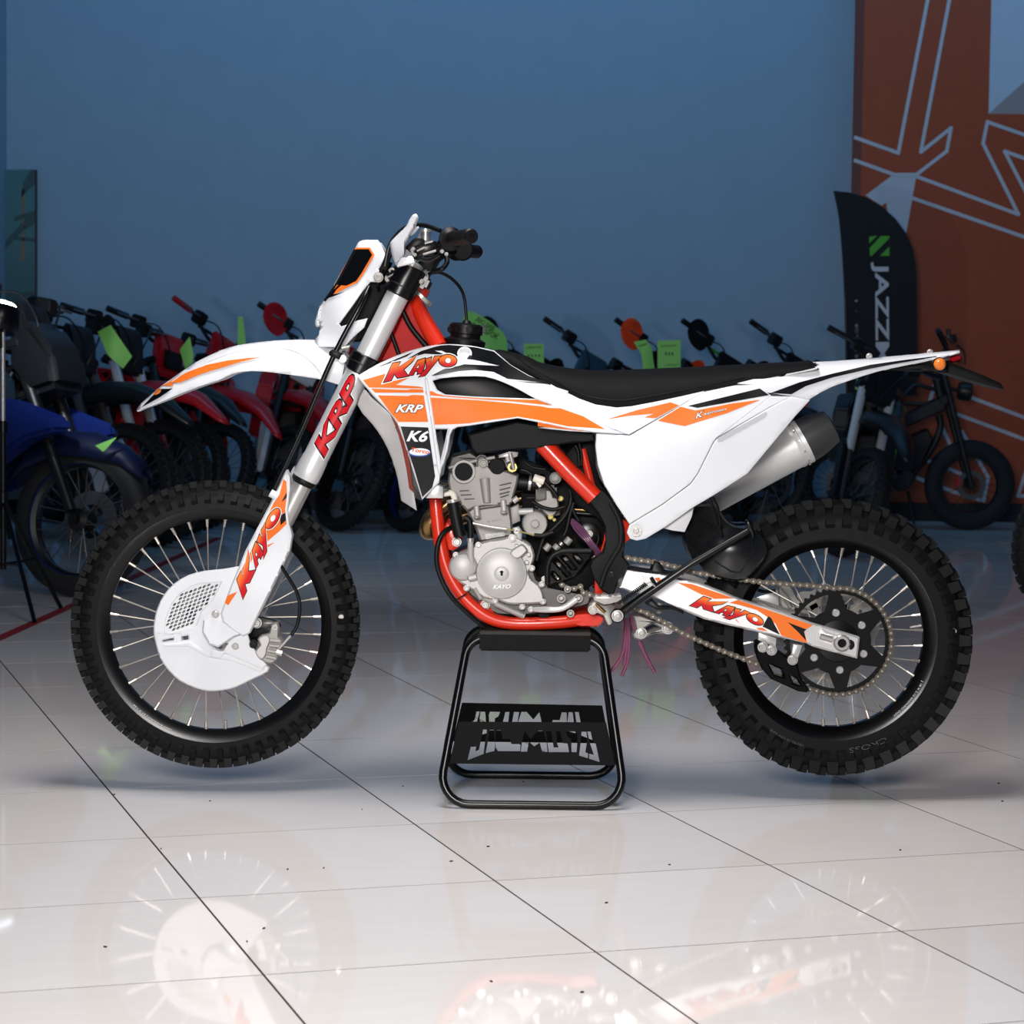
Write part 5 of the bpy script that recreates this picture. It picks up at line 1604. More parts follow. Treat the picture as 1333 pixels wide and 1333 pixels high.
panel('caliper_bracket', BIKE, c('O', 130, 290, 320, 230, 330, 370, 480, 400, 560, 420, 460, 440, 300, 370), .06, .02, ALLOY, g=0)
tube('caliper_pipe', BIKE, wp('O', .06, 160, 232, 230, 245, 300, 235), .004, SOFTR, 8, 3)
cyl('caliper_pin', BIKE, *wp('O', .05, 380, 300, 420, 370), .006, CHROME, 10)
# text on rims
def ring_text(name, parent, s, cen, r, a0, a1, h, y, m):
    def fn(u, v):
        a = a0 + (a1 - a0) * u
        rr = r + v
        return Vector((math.cos(a) * rr, y, math.sin(a) * rr))
    bm = text_bm(s)
    xs = [v.co.x for v in bm.verts]; ys_ = [v.co.y for v in bm.verts]
    x0, x1, y0, y1 = min(xs), max(xs), min(ys_), max(ys_)
    for v in bm.verts:
        v.co = fn((v.co.x - x0) / (x1 - x0), (v.co.y - y0) / (y1 - y0) * h)
    return obj(name, bm, m, parent)


rr_ = [o for o in BIKE.children if o.name.startswith('rear_rim')][0]
fr_r = [o for o in BIKE.children if o.name.startswith('front_rim')][0]
ring_text('rim_lettering', rr_, 'J 18 X 2.15 ENDURO DOT', CRW, .231, math.radians(-25), math.radians(-52), .006, -.0365, WPRINT)
ring_text('rim_lettering', fr_r, 'DOT ENDURO J 21 X 1.60', CF, .270, math.radians(-112), math.radians(-135), .005, -.0275, WPRINT)
ft_ = [o for o in BIKE.children if o.name.startswith('front_tire')][0]
rt_ = [o for o in BIKE.children if o.name.startswith('rear_tire')][0]
MOULD = mat('moulded_rubber_lettering', S(70, 70, 72), .4)
ring_text('sidewall_lettering', rt_, '100/90-19 57M NHS', CRW, .262, math.radians(-106), math.radians(-125), .006, -.0588, MOULD)
ring_text('sidewall_lettering', rt_, 'CROSS', CRW, .262, math.radians(-62), math.radians(-82), .012, -.0588, MOULD)
for tyo, rr, a, yy in ((ft_, .305, math.radians(2), -.044), (rt_, .281, math.radians(2), -.0595)):
    o = obj('tire_badge', lathe_bm([(.0, .0015), (.0055, .0015), (.007, 0)][::-1], (0, 0, 0), (0, -1, 0), 14), STEEL, tyo)
    o.location = (rr * math.cos(a + .05), yy, rr * math.sin(a + .05))
tube('valve_stem', fr_r, [(-.005, 0, -.256), (-.005, 0, -.232)], [.004, .003], STEEL, 8).location = (0.03, 0, 0)
tube('valve_stem', rr_, [(.212, 0, .03), (.185, 0, .025)], [.004, .003], STEEL, 8)

# --- drive chain: closed path round both sprockets, one object per link
yc2 = -.0865
def P2(px, py):
    return W(px, py, yc2)


path = []
ang0, ang1 = math.radians(96), math.radians(-108)
for k in range(41):
    a = ang0 + (ang1 - ang0) * k / 40
    path.append(CRW + Vector((math.cos(a) * (RS + .002), yc2, math.sin(a) * (RS + .002))))
path += [P2(1040, 893), P2(1010, 880), P2(984, 864), P2(940, 847), P2(890, 825), P2(866, 811), P2(840, 797), P2(800, 782), P2(760, 772)]
fsp = P2(745, 745)
for k in range(8):
    a = math.radians(-60 - k * 26)
    path.append(fsp + Vector((math.cos(a) * .038, 0, math.sin(a) * .038)))
path += [P2(800, 723), P2(826, 728), P2(855, 732), P2(880, 738), P2(910, 746), P2(950, 752), P2(985, 757), P2(1020, 760), P2(1055, 762)]
cum = [0]
for a, b in zip(path, path[1:] + path[:1]):
    cum.append(cum[-1] + (b - a).length)
tot = cum[-1]
NL = int(round(tot / .01588))
NL += NL % 2
pit = tot / NL


def at_len(s):
    s %= tot
    for i in range(len(path)):
        if cum[i + 1] >= s:
            t = (s - cum[i]) / max(1e-9, cum[i + 1] - cum[i])
            return path[i].lerp(path[(i + 1) % len(path)], t)


def link_mesh(name, hw, th, rr):
    """two figure-eight side plates with bright pins"""
    b = bmesh.new()
    for yy in (-hw, hw):
        out = []
        for k in range(24):
            a = k * 2 * math.pi / 24
            ca, sa = math.cos(a), math.sin(a)
            if abs(ca) < .3:
                out.append((ca * .012, math.copysign(.0036, sa)))
            else:
                out.append((math.copysign(pit / 2, ca) + (ca if abs(sa) < .86 else ca * .6) * rr, sa * rr))
        f = [b.verts.new((x, yy - th / 2, z)) for x, z in out]
        g2 = [b.verts.new((x, yy + th / 2, z)) for x, z in out]
        b.faces.new(f); b.faces.new(g2[::-1])
        for k in range(24):
            b.faces.new((f[k], f[(k + 1) % 24], g2[(k + 1) % 24], g2[k]))
    nf = len(b.faces)
    for s in (-1, 1):
        lathe_bm([(0, -hw - th * 1.3), (.0022, -hw - th * 1.3), (.0028, -hw - th * .6), (.0028, -hw), (.0048, -hw + th), (.0048, hw - th), (.0034, hw), (.0034, hw + th), (0, hw + th)], (s * pit / 2, 0, 0), (0, 1, 0), 10, b)
    b.faces.ensure_lookup_table()
    for f in b.faces[nf:]:
        f.material_index = 1
    me = bpy.data.meshes.new(name)
    finish(b, 40).to_mesh(me)
    b.free()
    me.materials.append(CHAINM)
    me.materials.append(STEEL)
    return me


lm_o, lm_i = link_mesh('link_outer', .0078, .0022, .0076), link_mesh('link_inner', .0050, .0022, .0070)
chain = None
for k in range(NL):
    a, b = at_len(k * pit), at_len((k + 1) * pit)
    me = lm_o if k % 2 else lm_i
    if chain is None:
        chain = obj('drive_chain', me, None, BIKE, label='steel roller chain')
        o = chain
        o.location = (a + b) / 2
        d = b - a
        o.rotation_euler = (0, -math.atan2(d.z, d.x), 0)
        chm = o.matrix_basis.inverted()
        continue
    o = obj('chain_link', me, None, chain)
    d = b - a
    o.matrix_parent_inverse = chm
    o.location = (a + b) / 2
    o.rotation_euler = (0, -math.atan2(d.z, d.x), 0)
outer2 = [((.036 + (.004 if k % 4 in (0, 1) else -.002)) * math.cos(k * 2 * math.pi / 52), (.036 + (.004 if k % 4 in (0, 1) else -.002)) * math.sin(k * 2 * math.pi / 52)) for k in range(52)]
disc_obj('front_sprocket', BIKE, fsp, yc2 - .003, .006, outer2, [], STEEL)

# ------------------------------------------------------------------ lift stand
LS = empty('lift_stand', (W(692, 1040, 0).x, 0, 0))
tag(LS, 'black tubular lift stand with cut-out lettered panels under the motorcycle', 'stand')
STR = .0100


def rounded(poly, rad, n=7):
    """polygon in 2D with rounded corners"""
    out = []
    m = len(poly)
    for i in range(m):
        a, b, e = (np.array(poly[(i + k) % m], float) for k in (-1, 0, 1))
        u = (a - b) / np.hypot(*(a - b)); v = (e - b) / np.hypot(*(e - b))
        th = math.acos(max(-1, min(1, u @ v)))
        r = rad[i]
        t = r / math.tan(th / 2)
        cen = b + (u + v) / np.hypot(*(u + v)) * r / math.sin(th / 2)
        p, q = b + u * t, b + v * t
        a0 = math.atan2(*(p - cen)[::-1]); a1 = math.atan2(*(q - cen)[::-1])
        d = (a1 - a0 + math.pi) % (2 * math.pi) - math.pi
        out += [tuple(cen + r * np.array((math.cos(a0 + d * k / n), math.sin(a0 + d * k / n)))) for k in range(n + 1)]
    return out


def stand_loop(ybot, ytop):
    """one bent tube frame leaning in to the top plate"""
    zt, z0 = .388, STR
    xlb, xrb, xlt, xrt = W(569, 1045, -.21).x, W(815, 1045, -.21).x, W(610, 826, -.1).x, W(784, 826, -.1).x
    pts = rounded([(xlb, z0), (xrb, z0), (xrt, zt), (xlt, zt)], (.062, .062, .05, .05))
    return [Vector((x, ybot + (ytop - ybot) * (z - z0) / (zt - z0), z)) for x, z in pts]


for ybot, ytop in ((-.205, -.10), (.195, .10)):
    o = tube('tube_frame', None, stand_loop(ybot, ytop), STR, BLACKM, 14, closed=True); loc(o, LS)
xc_ = (W(625, 822, -.1).x + W(768, 822, -.1).x) / 2
o = box('top_plate', None, (xc_, 0, .380), (.262, .236, .042), mat('matt_black_plate', S(4, 4, 5), .5, 0, .2, spec=.12), None, .004); loc(o, LS)
WORN = mat('worn_black_rubber_pad', S(38, 34, 31), .7, 0, .6, bump=.5, scale=120)
o = box('top_pad', None, (xc_, 0, .4022), (.262, .244, .0085), WORN, None, .002); loc(o, LS)


def stencil(full):
    """seven cut-out letters in crop T coordinates (near panel)"""
    return full


near_letters = [
    c('T', 247, 252, 280, 252, 262, 362, 250, 455, 118, 507, 145, 395, 190, 393, 182, 432, 212, 420, 226, 355, 240, 290),
    c('T', 300, 255, 335, 255, 345, 360, 352, 395, 340, 430, 268, 448, 285, 355),
    c('T', 352, 258, 395, 258, 410, 330, 470, 330, 478, 362, 480, 372, 545, 372, 556, 380, 552, 432, 370, 432, 345, 395),
    c('T', 590, 262, 640, 330, 700, 262, 745, 262, 770, 350, 780, 438, 735, 438, 715, 362, 668, 392, 625, 352, 610, 436, 558, 436, 570, 340),
    c('T', 765, 265, 810, 265, 830, 400, 870, 400, 858, 365, 850, 265, 885, 268, 905, 365, 945, 368, 957, 440, 790, 440, 778, 360),
    c('T', 930, 268, 1020, 268, 1028, 300, 1020, 440, 978, 440, 975, 330, 945, 310),
    c('T', 1060, 270, 1135, 270, 1150, 340, 1178, 370, 1210, 522, 1122, 495, 1116, 490, 1040, 468, 1055, 368, 1090, 300, 1100, 300, 1130, 345, 1092, 440, 1160, 462, 1128, 340, 1100, 320, 1075, 440),
]
near_letters[6] = c('T', 1060, 270, 1100, 270, 1108, 330, 1092, 440, 1115, 450, 1112, 490, 1040, 468, 1052, 370)
near_letters.append(c('T', 1108, 268, 1136, 270, 1150, 345, 1178, 372, 1210, 522, 1122, 494, 1124, 452, 1162, 462, 1132, 372))


def ynear(px, py):
    return -.17 + (1000 - py) / 545 * .27 * .6


lo_l, lo_r = c('U', 215, 870)[0], c('U', 1150, 880)[0]
o = panel('letter_panel', None, [(585, 994), (597, 939.5), (789, 940.5), (801, 996.5)], ynear, .003, mat('matt_black_sheet', S(4, 4, 5), .6, 0, .1, spec=.1), holes=near_letters, g=0, rim=None); loc(o, LS)
zc = W(*c('T', 660, 480)[0], ynear(*c('T', 660, 480)[0])).z
# the far panel carries the same lettering, seen from behind
me = o.data.copy()
for v in me.vertices:
    v.co.y = -v.co.y - .012
xm = (W(576, 1040, -.21).x + W(809, 1040, -.21).x)
for v in me.vertices:
    v.co.x = xm - v.co.x
q = bpy.data.objects.new('letter_panel', me)
COL.objects.link(q)
loc(q, LS)

# ------------------------------------------------------------------ parked motorcycles in the background
BG_TYRE = mat('parked_tyre_rubber', S(15, 15, 16), .7, 0, .2)
BG_BLK = mat('parked_black_plastic', S(10, 11, 12), .4, 0, .2)
BG_GREY = mat('parked_grey_metal', S(90, 92, 96), .4, .6, .1)
BG_RED = mat('parked_red_plastic', S(168, 12, 26), .35, 0, .05, coat=.3)
BG_WHT = mat('parked_white_plastic', S(206, 208, 212), .4, 0, .03)
BG_ORG = mat('parked_orange_plastic', S(236, 76, 34), .4, 0, .05)
BG_BLU = mat('parked_blue_plastic', S(10, 30, 92), .45, 0, .06, spec=.3)
BG_TEAL = mat('parked_slate_plastic', S(44, 72, 92), .4, 0, .08)
BG_NAVY = mat('parked_navy_plastic', S(8, 20, 52), .5, 0, .06, spec=.3)
BG_SLATE = mat('parked_dark_slate_plastic', S(18, 34, 46), .45, 0, .1)
BG_GRN = mat('parked_green_plastic', S(60, 160, 40), .45, 0, .06)
BG_LAMP = mat('parked_lamp_glass', S(190, 205, 215), .1, .2, .02)
BG_GOLD = mat('parked_bronze_fork', S(176, 150, 130), .3, .9, .05)


class Kit:
    """local mesh maker for one parked machine: x forward, y left, z up"""

    def __init__(self, root, steer):
        self.root = root
        self.A = Vector((1.02, 0, .98))
        self.M = Matrix.Rotation(steer, 4, Vector((-.454, 0, .891)))

    def T(self, bm, front):
        if front:
            for v in bm.verts:
                v.co = self.A + (self.M @ (v.co - self.A))
        return bm

    def add(self, name, bm, m, front=False, ang=38):
        return obj(name, finish(self.T(bm, front), ang), m, self.root)

    def slab(self, name, pts, y0, y1, m, front=False, bev=.008, taper=1.0):
        """polygon in the XZ plane given depth; outer face shrunk by taper"""
        bm = bmesh.new()
        cx = sum(p[0] for p in pts) / len(pts); cz = sum(p[1] for p in pts) / len(pts)
        f = [bm.verts.new((cx + (x - cx) * (taper if abs(y0) > abs(y1) else 1), y0, cz + (z - cz) * (taper if abs(y0) > abs(y1) else 1))) for x, z in pts]
        b = [bm.verts.new((cx + (x - cx) * (taper if abs(y1) > abs(y0) else 1), y1, cz + (z - cz) * (taper if abs(y1) > abs(y0) else 1))) for x, z in pts]
        bm.faces.new(f); bm.faces.new(b[::-1])
        n = len(pts)
        for i in range(n):
            bm.faces.new((f[i], f[(i + 1) % n], b[(i + 1) % n], b[i]))
        bmesh.ops.recalc_face_normals(bm, faces=bm.faces)
        if bev:
            bmesh.ops.bevel(bm, geom=bm.edges[:], offset=bev, segments=2, affect='EDGES', clamp_overlap=True)
        return self.add(name, bm, m, front)

    def tube(self, name, pts, r, m, front=False, n=10, sm=4):
        if sm and len(pts) > 2:
            if isinstance(r, (list, tuple)):
                q = cat([tuple(p) + (k,) for p, k in zip(pts, r)], sm, False)
                pts, r = [p[:3] for p in q], [p[3] for p in q]
            else:
                pts = cat(pts, sm, False)
        return self.add(name, tube_bm(pts, r, n), m, front, 50)

    def loft(self, name, secs, m, front=False, th=.004):
        """sheet through sections [(x, z_top, z_side, half_width)]"""
        bm = bmesh.new()
        rows = []
        for x, zt, zs, w in secs:
            row = []
            for k in range(9):
                t = -1 + k / 4
                row.append(bm.verts.new((x, w * math.sin(t * math.pi / 2), zs + (zt - zs) * math.cos(t * math.pi / 2) ** .8 if abs(t) < 1 else zs)))
            rows.append(row)
        for a, b in zip(rows[:-1], rows[1:]):
            for k in range(8):
                bm.faces.new((a[k], a[k + 1], b[k + 1], b[k]))
        o = self.add(name, bm, m, front, 60)
        s = o.modifiers.new('wall', 'SOLIDIFY')
        s.thickness = th
        return o

    def wheel(self, name, cx, cz, R, hw, rimr, front, knob=True, rim_m=None, rim_line=None):
        kn = []
        if knob:
            N = int(2 * math.pi * R / .045)
            kn = [(-hw * .78, .007, R * .93, R * .99, N, .5, .011, .6), (hw * .78, .007, R * .93, R * .99, N, .5, .011, .6), (-hw * .35, .009, R * .97, R + .008, N, 0, .011, .15), (hw * .35, .009, R * .97, R + .008, N, 0, .011, .15)]
        self.add(name + '_tire', tyre_bm(R, hw, rimr + .012, kn, 48, (cx, 0, cz)), BG_TYRE, front)
        rw = hw * .62
        o = self.add('rim', lathe_bm([(rimr + .018, -rw), (rimr + .018, -rw + .005), (rimr, -rw * .4), (rimr, rw * .4), (rimr + .018, rw - .005), (rimr + .018, rw)], (cx, 0, cz), (0, 1, 0), 48), rim_m or BG_BLK, front)
        if rim_line:
            for s in (-1, 1):
                self.add('rim_stripe', lathe_bm([(rimr + .010, s * (rw + .002)), (rimr + .017, s * (rw + .003))], (cx, 0, cz), (0, 1, 0), 48), rim_line, front)
        bm = bmesh.new()
        for k in range(28):
            a = k * 2 * math.pi / 28
            l = .5 if (k // 2) % 2 else -.5
            s = 1 if k % 2 else -1
            tube_bm([(cx + math.cos(a + l) * .04, s * .035, cz + math.sin(a + l) * .04), (cx + math.cos(a) * rimr, 0, cz + math.sin(a) * rimr)], .0022, 5, bm)
        self.add('spokes', bm, BG_GREY, front)
        self.add('hub', lathe_bm([(0, -.08), (.018, -.08), (.02, -.05), (.045, -.04), (.045, -.03), (.025, 0), (.045, .03), (.045, .04), (.02, .05), (.018, .08), (0, .08)], (cx, 0, cz), (0, 1, 0), 20), BG_BLK, front)
        self.add('brake_disc', lathe_bm([(.07, .056), (.125, .056), (.125, .06), (.07, .06)], (cx, 0, cz), (0, 1, 0), 36, closed=True), BG_GREY, front)


def parked_bike(name, label, hub_px, D, a, steer, lean, body, fend, plate, guard, fork_m, scale=1.0, rim_m=None, handguard=None, grip_m=None, group='motorcycles parked along the back wall',
                street=False, accent=None, plate2=None, hubz=.34, short=False):
    root = empty(name)
    tag(root, label, 'motorcycle', group)
    k = Kit(root, math.radians(steer))
    grip_m = grip_m or BG_BLK
    accent = accent or BG_WHT
    if street:
        k.wheel('front', 1.42, .31, .31, .055, .215, True, False, BG_BLK, body)
        k.wheel('rear', 0, .31, .31, .065, .215, False, False, BG_BLK, body)
    else:
        k.wheel('front', 1.45, .345, .335, .043, .265, True, True, rim_m)
        k.wheel('rear', 0, .33, .318, .055, .225, False, True, rim_m)
    # fork
    u = Vector((.454, 0, -.891))
    hb = Vector((1.45 if not street else 1.42, 0, .345))
    for s in (-1, 1):
        b = Vector((1.425, s * .1, .34))
        t = b - u * .74
        m_ = b - u * .30
        k.tube('fork_leg', [tuple(t), tuple(m_)], .028, fork_m, True, 12, 0)
        k.tube('fork_slider', [tuple(m_), tuple(b)], .023, BG_GREY if not street else BG_BLK, True, 12, 0)
        if not street:
            g = [(b.x - .02, b.z - .03), (b.x + .05, b.z - .01), (b.x + .03 - .454 * .3, b.z + .27), (b.x - .02 - .454 * .36, b.z + .33), (b.x - .06 - .454 * .3, b.z + .25), (b.x - .05, b.z + .05)]
            k.slab('fork_guard', g, s * .12, s * .155, guard, True, .006)
        k.slab('clamp', [(t.x - .04, t.z - .03), (t.x + .04, t.z - .01), (t.x + .03, t.z + .03), (t.x - .05, t.z + .01)], s * .06, s * .14, BG_BLK, True)
    k.slab('top_bridge', [(1.0, .97), (1.09, 1.0), (1.085, 1.03), (.99, 1.0)], -.1, .1, BG_BLK, True)
    k.slab('lower_bridge', [(1.1, .77), (1.2, .80), (1.19, .835), (1.09, .80)], -.1, .1, BG_BLK, True)
    # front fender
    if street:
        k.loft('front_fender', [(1.06, .48, .42, .05), (1.15, .60, .50, .065), (1.3, .67, .56, .07), (1.45, .67, .56, .07), (1.6, .62, .54, .065), (1.7, .54, .48, .045)], fend, True)
    elif short:
        k.loft('front_fender', [(.98, .80, .72, .07), (1.12, .86, .76, .09), (1.3, .90, .79, .10), (1.45, .89, .80, .06)], fend, True)
    else:
        k.loft('front_fender', [(.98, .80, .72, .07), (1.12, .86, .76, .09), (1.3, .90, .79, .10), (1.5, .90, .80, .095), (1.68, .84, .765, .075), (1.83, .73, .69, .035), (1.87, .69, .68, .012)], fend, True)
    # bars
    bar = [(.955, -.39, 1.23), (.985, -.26, 1.22), (1.03, -.10, 1.13), (1.04, 0, 1.12), (1.03, .10, 1.13), (.985, .26, 1.22), (.955, .39, 1.23)]
    k.tube('handlebar', bar, .0115, BG_BLK, True)
    k.tube('cross_bar', [(1.005, -.18, 1.165), (1.02, 0, 1.165), (1.005, .18, 1.165)], .010, BG_BLK if plate2 is None else accent, True)
    for s in (-1, 1):
        k.tube('grip', [(.985, s * .27, 1.22), (.952, s * .405, 1.231)], .019, grip_m, True, 12, 0)
        k.tube('lever', [(1.02, s * .22, 1.21), (1.06, s * .26, 1.205), (1.02, s * .38, 1.215)], .006, BG_GREY, True, 6)
        k.slab('perch', [(.97, 1.17), (1.05, 1.17), (1.05, 1.24), (.98, 1.25)], s * .17, s * .24, BG_BLK, True)
        k.tube('cable', [(1.03, s * .2, 1.2), (1.12, s * .14, 1.2), (1.16, s * .05, 1.08), (1.12, 0, .92)], .005, BG_BLK, True, 6)
        if handguard:
            yz = cat([(.20, 1.17), (.23, 1.11), (.32, 1.12), (.385, 1.17), (.40, 1.235), (.36, 1.285), (.29, 1.285), (.23, 1.24)], 2)
            if s > 0:
                yz = [(.2 + (y - .2) * .62, 1.22 + (z - 1.2) * .75) for y, z in yz]
            bm = bmesh.new()
            fa = [bm.verts.new((1.045, s * y, z)) for y, z in yz]
            fb_ = [bm.verts.new((1.062 - abs(y - .32) * .25, s * (.32 + (y - .32) * .88), 1.2 + (z - 1.2) * .88)) for y, z in yz]
            bm.faces.new(fa); bm.faces.new(fb_[::-1])
            for i in range(len(yz)):
                bm.faces.new((fa[i], fa[(i + 1) % len(yz)], fb_[(i + 1) % len(yz)], fb_[i]))
            k.add('handguard', bm, handguard, True)
    # plate / headlight
    pl_pts = [(1.11, .92), (1.15, .93), (1.12, 1.12), (1.08, 1.19), (1.05, 1.18), (1.06, 1.06)]
    k.slab('number_plate', pl_pts, -.105, .105, plate, True, .012, .85)
    if plate2:
        k.slab('headlight_panel', [(1.15, .97), (1.175, .98), (1.15, 1.08), (1.125, 1.09)], -.07, .07, plate2, True, .008)
    # frame, engine
    for s in (-1, 1):
        k.tube('frame_tube', [(1.04, s * .03, .9), (.9, s * .1, .6), (.85, s * .12, .36), (.7, s * .12, .29), (.4, s * .12, .30), (.36, s * .12, .5), (.42, s * .1, .8), (1.0, s * .04, .92)], .017, BG_BLK if not accent else accent if body is BG_ORG else BG_BLK)
        k.tube('swingarm', [(.42, s * .11, .42), (.2, s * .115, .37), (0, s * .11, .33)], [.032, .03, .022], BG_GREY)
        k.slab('radiator_shroud', [(1.12, .86), (1.14, .74), (1.0, .52), (.93, .5), (.9, .62), (.7, .72), (.62, .84), (.8, .93), (1.0, .96)], s * .1, s * .2, body if not street else BG_SLATE, False, .012, .92)
        k.slab('side_panel', [(.62, .78), (.3, .86), (-.1, .9), (.1, .7), (.38, .5), (.46, .6)], s * .09, s * .14, accent, False, .01, .94)
        k.slab('shroud_graphic', [(1.05, .84), (.98, .62), (.92, .66), (.78, .78), (.9, .86)], s * .195, s * .203, accent, False, .002)
    k.slab('engine', [(.86, .34), (.9, .5), (.8, .72), (.62, .74), (.5, .56), (.44, .4), (.56, .3), (.78, .29)], -.13, .13, BG_GREY, False, .015)
    k.add('engine_cover', lathe_bm([(0, .03), (.06, .03), (.09, .015), (.095, 0)], (.7, .12, .44), (0, 1, 0), 28), BG_GREY)
    k.add('engine_cover', lathe_bm([(0, .03), (.07, .03), (.1, .015), (.105, 0)], (.68, -.12, .44), (0, -1, 0), 28), BG_GREY)
    k.slab('fuel_tank', [(.97, .95), (.86, .97), (.66, .94), (.6, .84), (.95, .8)], -.09, .09, body if not street else BG_BLK, False, .03)
    k.loft('seat', [(.72, .97, .90, .06), (.6, .95, .86, .1), (.3, .945, .85, .12), (0, .965, .89, .11), (-.16, .98, .93, .08)], BG_BLK)
    k.loft('rear_fender', [(.1, .95, .87, .12), (-.15, .975, .90, .115), (-.28, .99, .93, .10), (-.4, 1.0, .97, .06)], fend)
    k.tube('exhaust', [(.86, -.06, .6), (.96, -.1, .46), (.85, -.14, .42), (.5, -.15, .6), (.2, -.17, .74)], .022, BG_GREY)
    k.tube('muffler', [(.3, -.17, .7), (.0, -.17, .8), (-.22, -.17, .86)], [.04, .055, .045], BG_GREY, False, 14)
    k.tube('side_stand', [(.5, .14, .34), (.45, .27, .27 * math.tan(math.radians(lean)) + .026)], .012, BG_BLK, False, 8, 0)
    k.slab('skid_plate', [(.92, .42), (.88, .33), (.75, .27), (.5, .26), (.5, .29), (.75, .30), (.86, .36)], -.12, .12, BG_BLK)
    if street:
        for s in (-1, 1):
            k.slab('fairing', [(1.46, .66), (1.44, .71), (1.2, .78), (.95, .80), (.8, .72), (.62, .55), (.6, .42), (.75, .36), (.95, .42), (1.15, .52), (1.3, .62)], s * .13, s * .22, body, False, .015, .9)
            k.slab('fairing_inset', [(1.08, .66), (1.0, .72), (.86, .64), (.78, .52), (.88, .50), (1.0, .57)], s * .205, s * .215, BG_BLK, False, .004)
            if s < 0:
                k.tube('mirror_stalk', [(1.04, s * .2, 1.2), (1.06, s * .26, 1.26)], .008, BG_BLK, True, 6, 0)
                k.slab('mirror', [(1.04, 1.25), (1.07, 1.27), (1.05, 1.37), (1.02, 1.38), (1.01, 1.27)], s * .22, s * .33, BG_LAMP, True, .012)
        k.slab('front_cowl', [(1.34, .84), (1.30, .98), (1.18, 1.1), (1.06, 1.12), (1.08, .9), (1.2, .8)], -.12, .12, BG_BLK, False, .03, .8)
        k.slab('headlight', [(1.30, .90), (1.29, .95), (1.26, .96), (1.27, .90)], -.05, .05, BG_LAMP, False, .01)
    # place
    yaw = math.atan2(-math.cos(math.radians(a)), math.sin(math.radians(a)))
    root.rotation_euler = (-math.radians(lean), 0, yaw)
    root.scale = (scale,) * 3
    Y = D - D0
    hubw = W(*hub_px, Y)
    hl = k.A + k.M @ (Vector((1.45, 0, hubz)) - k.A)
    off = Matrix.Rotation(yaw, 3, 'Z') @ Matrix.Rotation(-math.radians(lean), 3, 'X') @ (hl * scale)
    root.location = (hubw.x - off.x, hubw.y - off.y, 0)
    M_ = Matrix.Rotation(yaw, 3, 'Z') @ Matrix.Rotation(-math.radians(lean), 3, 'X')
    root.location.z = -min((M_ @ v.co).z for o in root.children if o.name.split('.')[0].endswith('_tire') for v in o.data.vertices) * scale
    return root, k


pb_, kb = parked_bike('sport_motorcycle', 'blue and black fairing motorcycle beside the light stand', (116, 706), 10.25, 62, 6, 6, BG_BLU, BG_NAVY, BG_BLK, BG_BLK, BG_BLK, 1.06, street=True, accent=BG_BLK, hubz=.31, handguard=None)
for s in (-1, 1):
    fn = lambda x, y, s=s: Vector((x, s * .2165, y))
    for nm, t_, p0, p1, h in (('lettering', 'RATO', (.68, .41), (.98, .53), .05),):
        o = text_on(nm, pb_, t_, p0 if s < 0 else p1, p1 if s < 0 else p0, -h if s < 0 else h, lambda x, y, s=s: Vector((x, s * .2235, y)), BG_WHT, off=.02)
ROW = 14.25
parked_bike('dirt_motorcycle', 'black dirt motorcycle with white-striped fender between the blue and the silver-forked red motorcycle', (158, 634), 12.3, 58, 4, 6, BG_BLK, BG_BLK, BG_BLK, BG_WHT, BG_GREY, 1.0, handguard=BG_BLK, accent=BG_WHT)
parked_bike('dirt_motorcycle', 'red dirt motorcycle with bare silver fork tubes and black grips', (208, 627), 13.0, 50, 8, 6, BG_RED, BG_RED, BG_BLK, BG_RED, SILV, 1.0, accent=BG_WHT)
parked_bike('dirt_motorcycle', 'black dirt motorcycle with red-edged headlight plate behind the white fender', (238, 617), 13.6, 38, 14, 8, BG_BLK, BG_BLK, BG_RED, BG_RED, BG_BLK, .98, accent=BG_RED, plate2=BG_BLK)
rE, kE = parked_bike('dirt_motorcycle', 'red dirt motorcycle with red grips and lettered number plate', (270, 611), 14.1, 20, 34, 12, BG_RED, BG_RED, BG_RED, BG_RED, BG_BLK, 1.0, grip_m=BG_RED, accent=BG_RED)
rF, kF = parked_bike('dirt_motorcycle', 'red dirt motorcycle with red handguards and white-red fork guards', (360, 606), ROW, 2, 36, 12, BG_RED, BG_RED, BG_WHT, BG_WHT, BG_BLK, .98, handguard=BG_RED, accent=BG_RED)
parked_bike('dirt_motorcycle', 'plain black dirt motorcycle between the white-red fork guards and the blue wheel rims', (459, 622), ROW, 0, 36, 12, BG_BLK, BG_BLK, BG_BLK, BG_BLK, BG_BLK, .95, accent=BG_BLK)
parked_bike('dirt_motorcycle', 'black dirt motorcycle with blue wheel rims and bare grips', (548, 622), ROW, -2, 36, 12, BG_BLK, BG_BLK, BG_BLK, BG_BLK, BG_GREY, .95, rim_m=BG_BLU, accent=BG_BLK)
parked_bike('dirt_motorcycle', 'black dirt motorcycle with black handguards carrying the large green card', (636, 622), ROW, -2, 36, 12, BG_BLK, BG_BLK, BG_BLK, BG_BLK, BG_GREY, .93, handguard=BG_BLK, accent=BG_BLK)
rH, kH = parked_bike('dirt_motorcycle', 'black dirt motorcycle with slate number plate and bare grips', (732, 622), ROW, -2, 36, 12, BG_TEAL, BG_BLK, BG_TEAL, BG_BLK, BG_GREY, .93, accent=BG_BLK, plate2=BG_BLK)
parked_bike('dirt_motorcycle', 'orange dirt motorcycle with orange handguards', (826, 620), ROW, -2, 36, 12, BG_ORG, BG_ORG, BG_BLK, BG_ORG, BG_BLK, .93, handguard=BG_ORG, accent=BG_ORG)
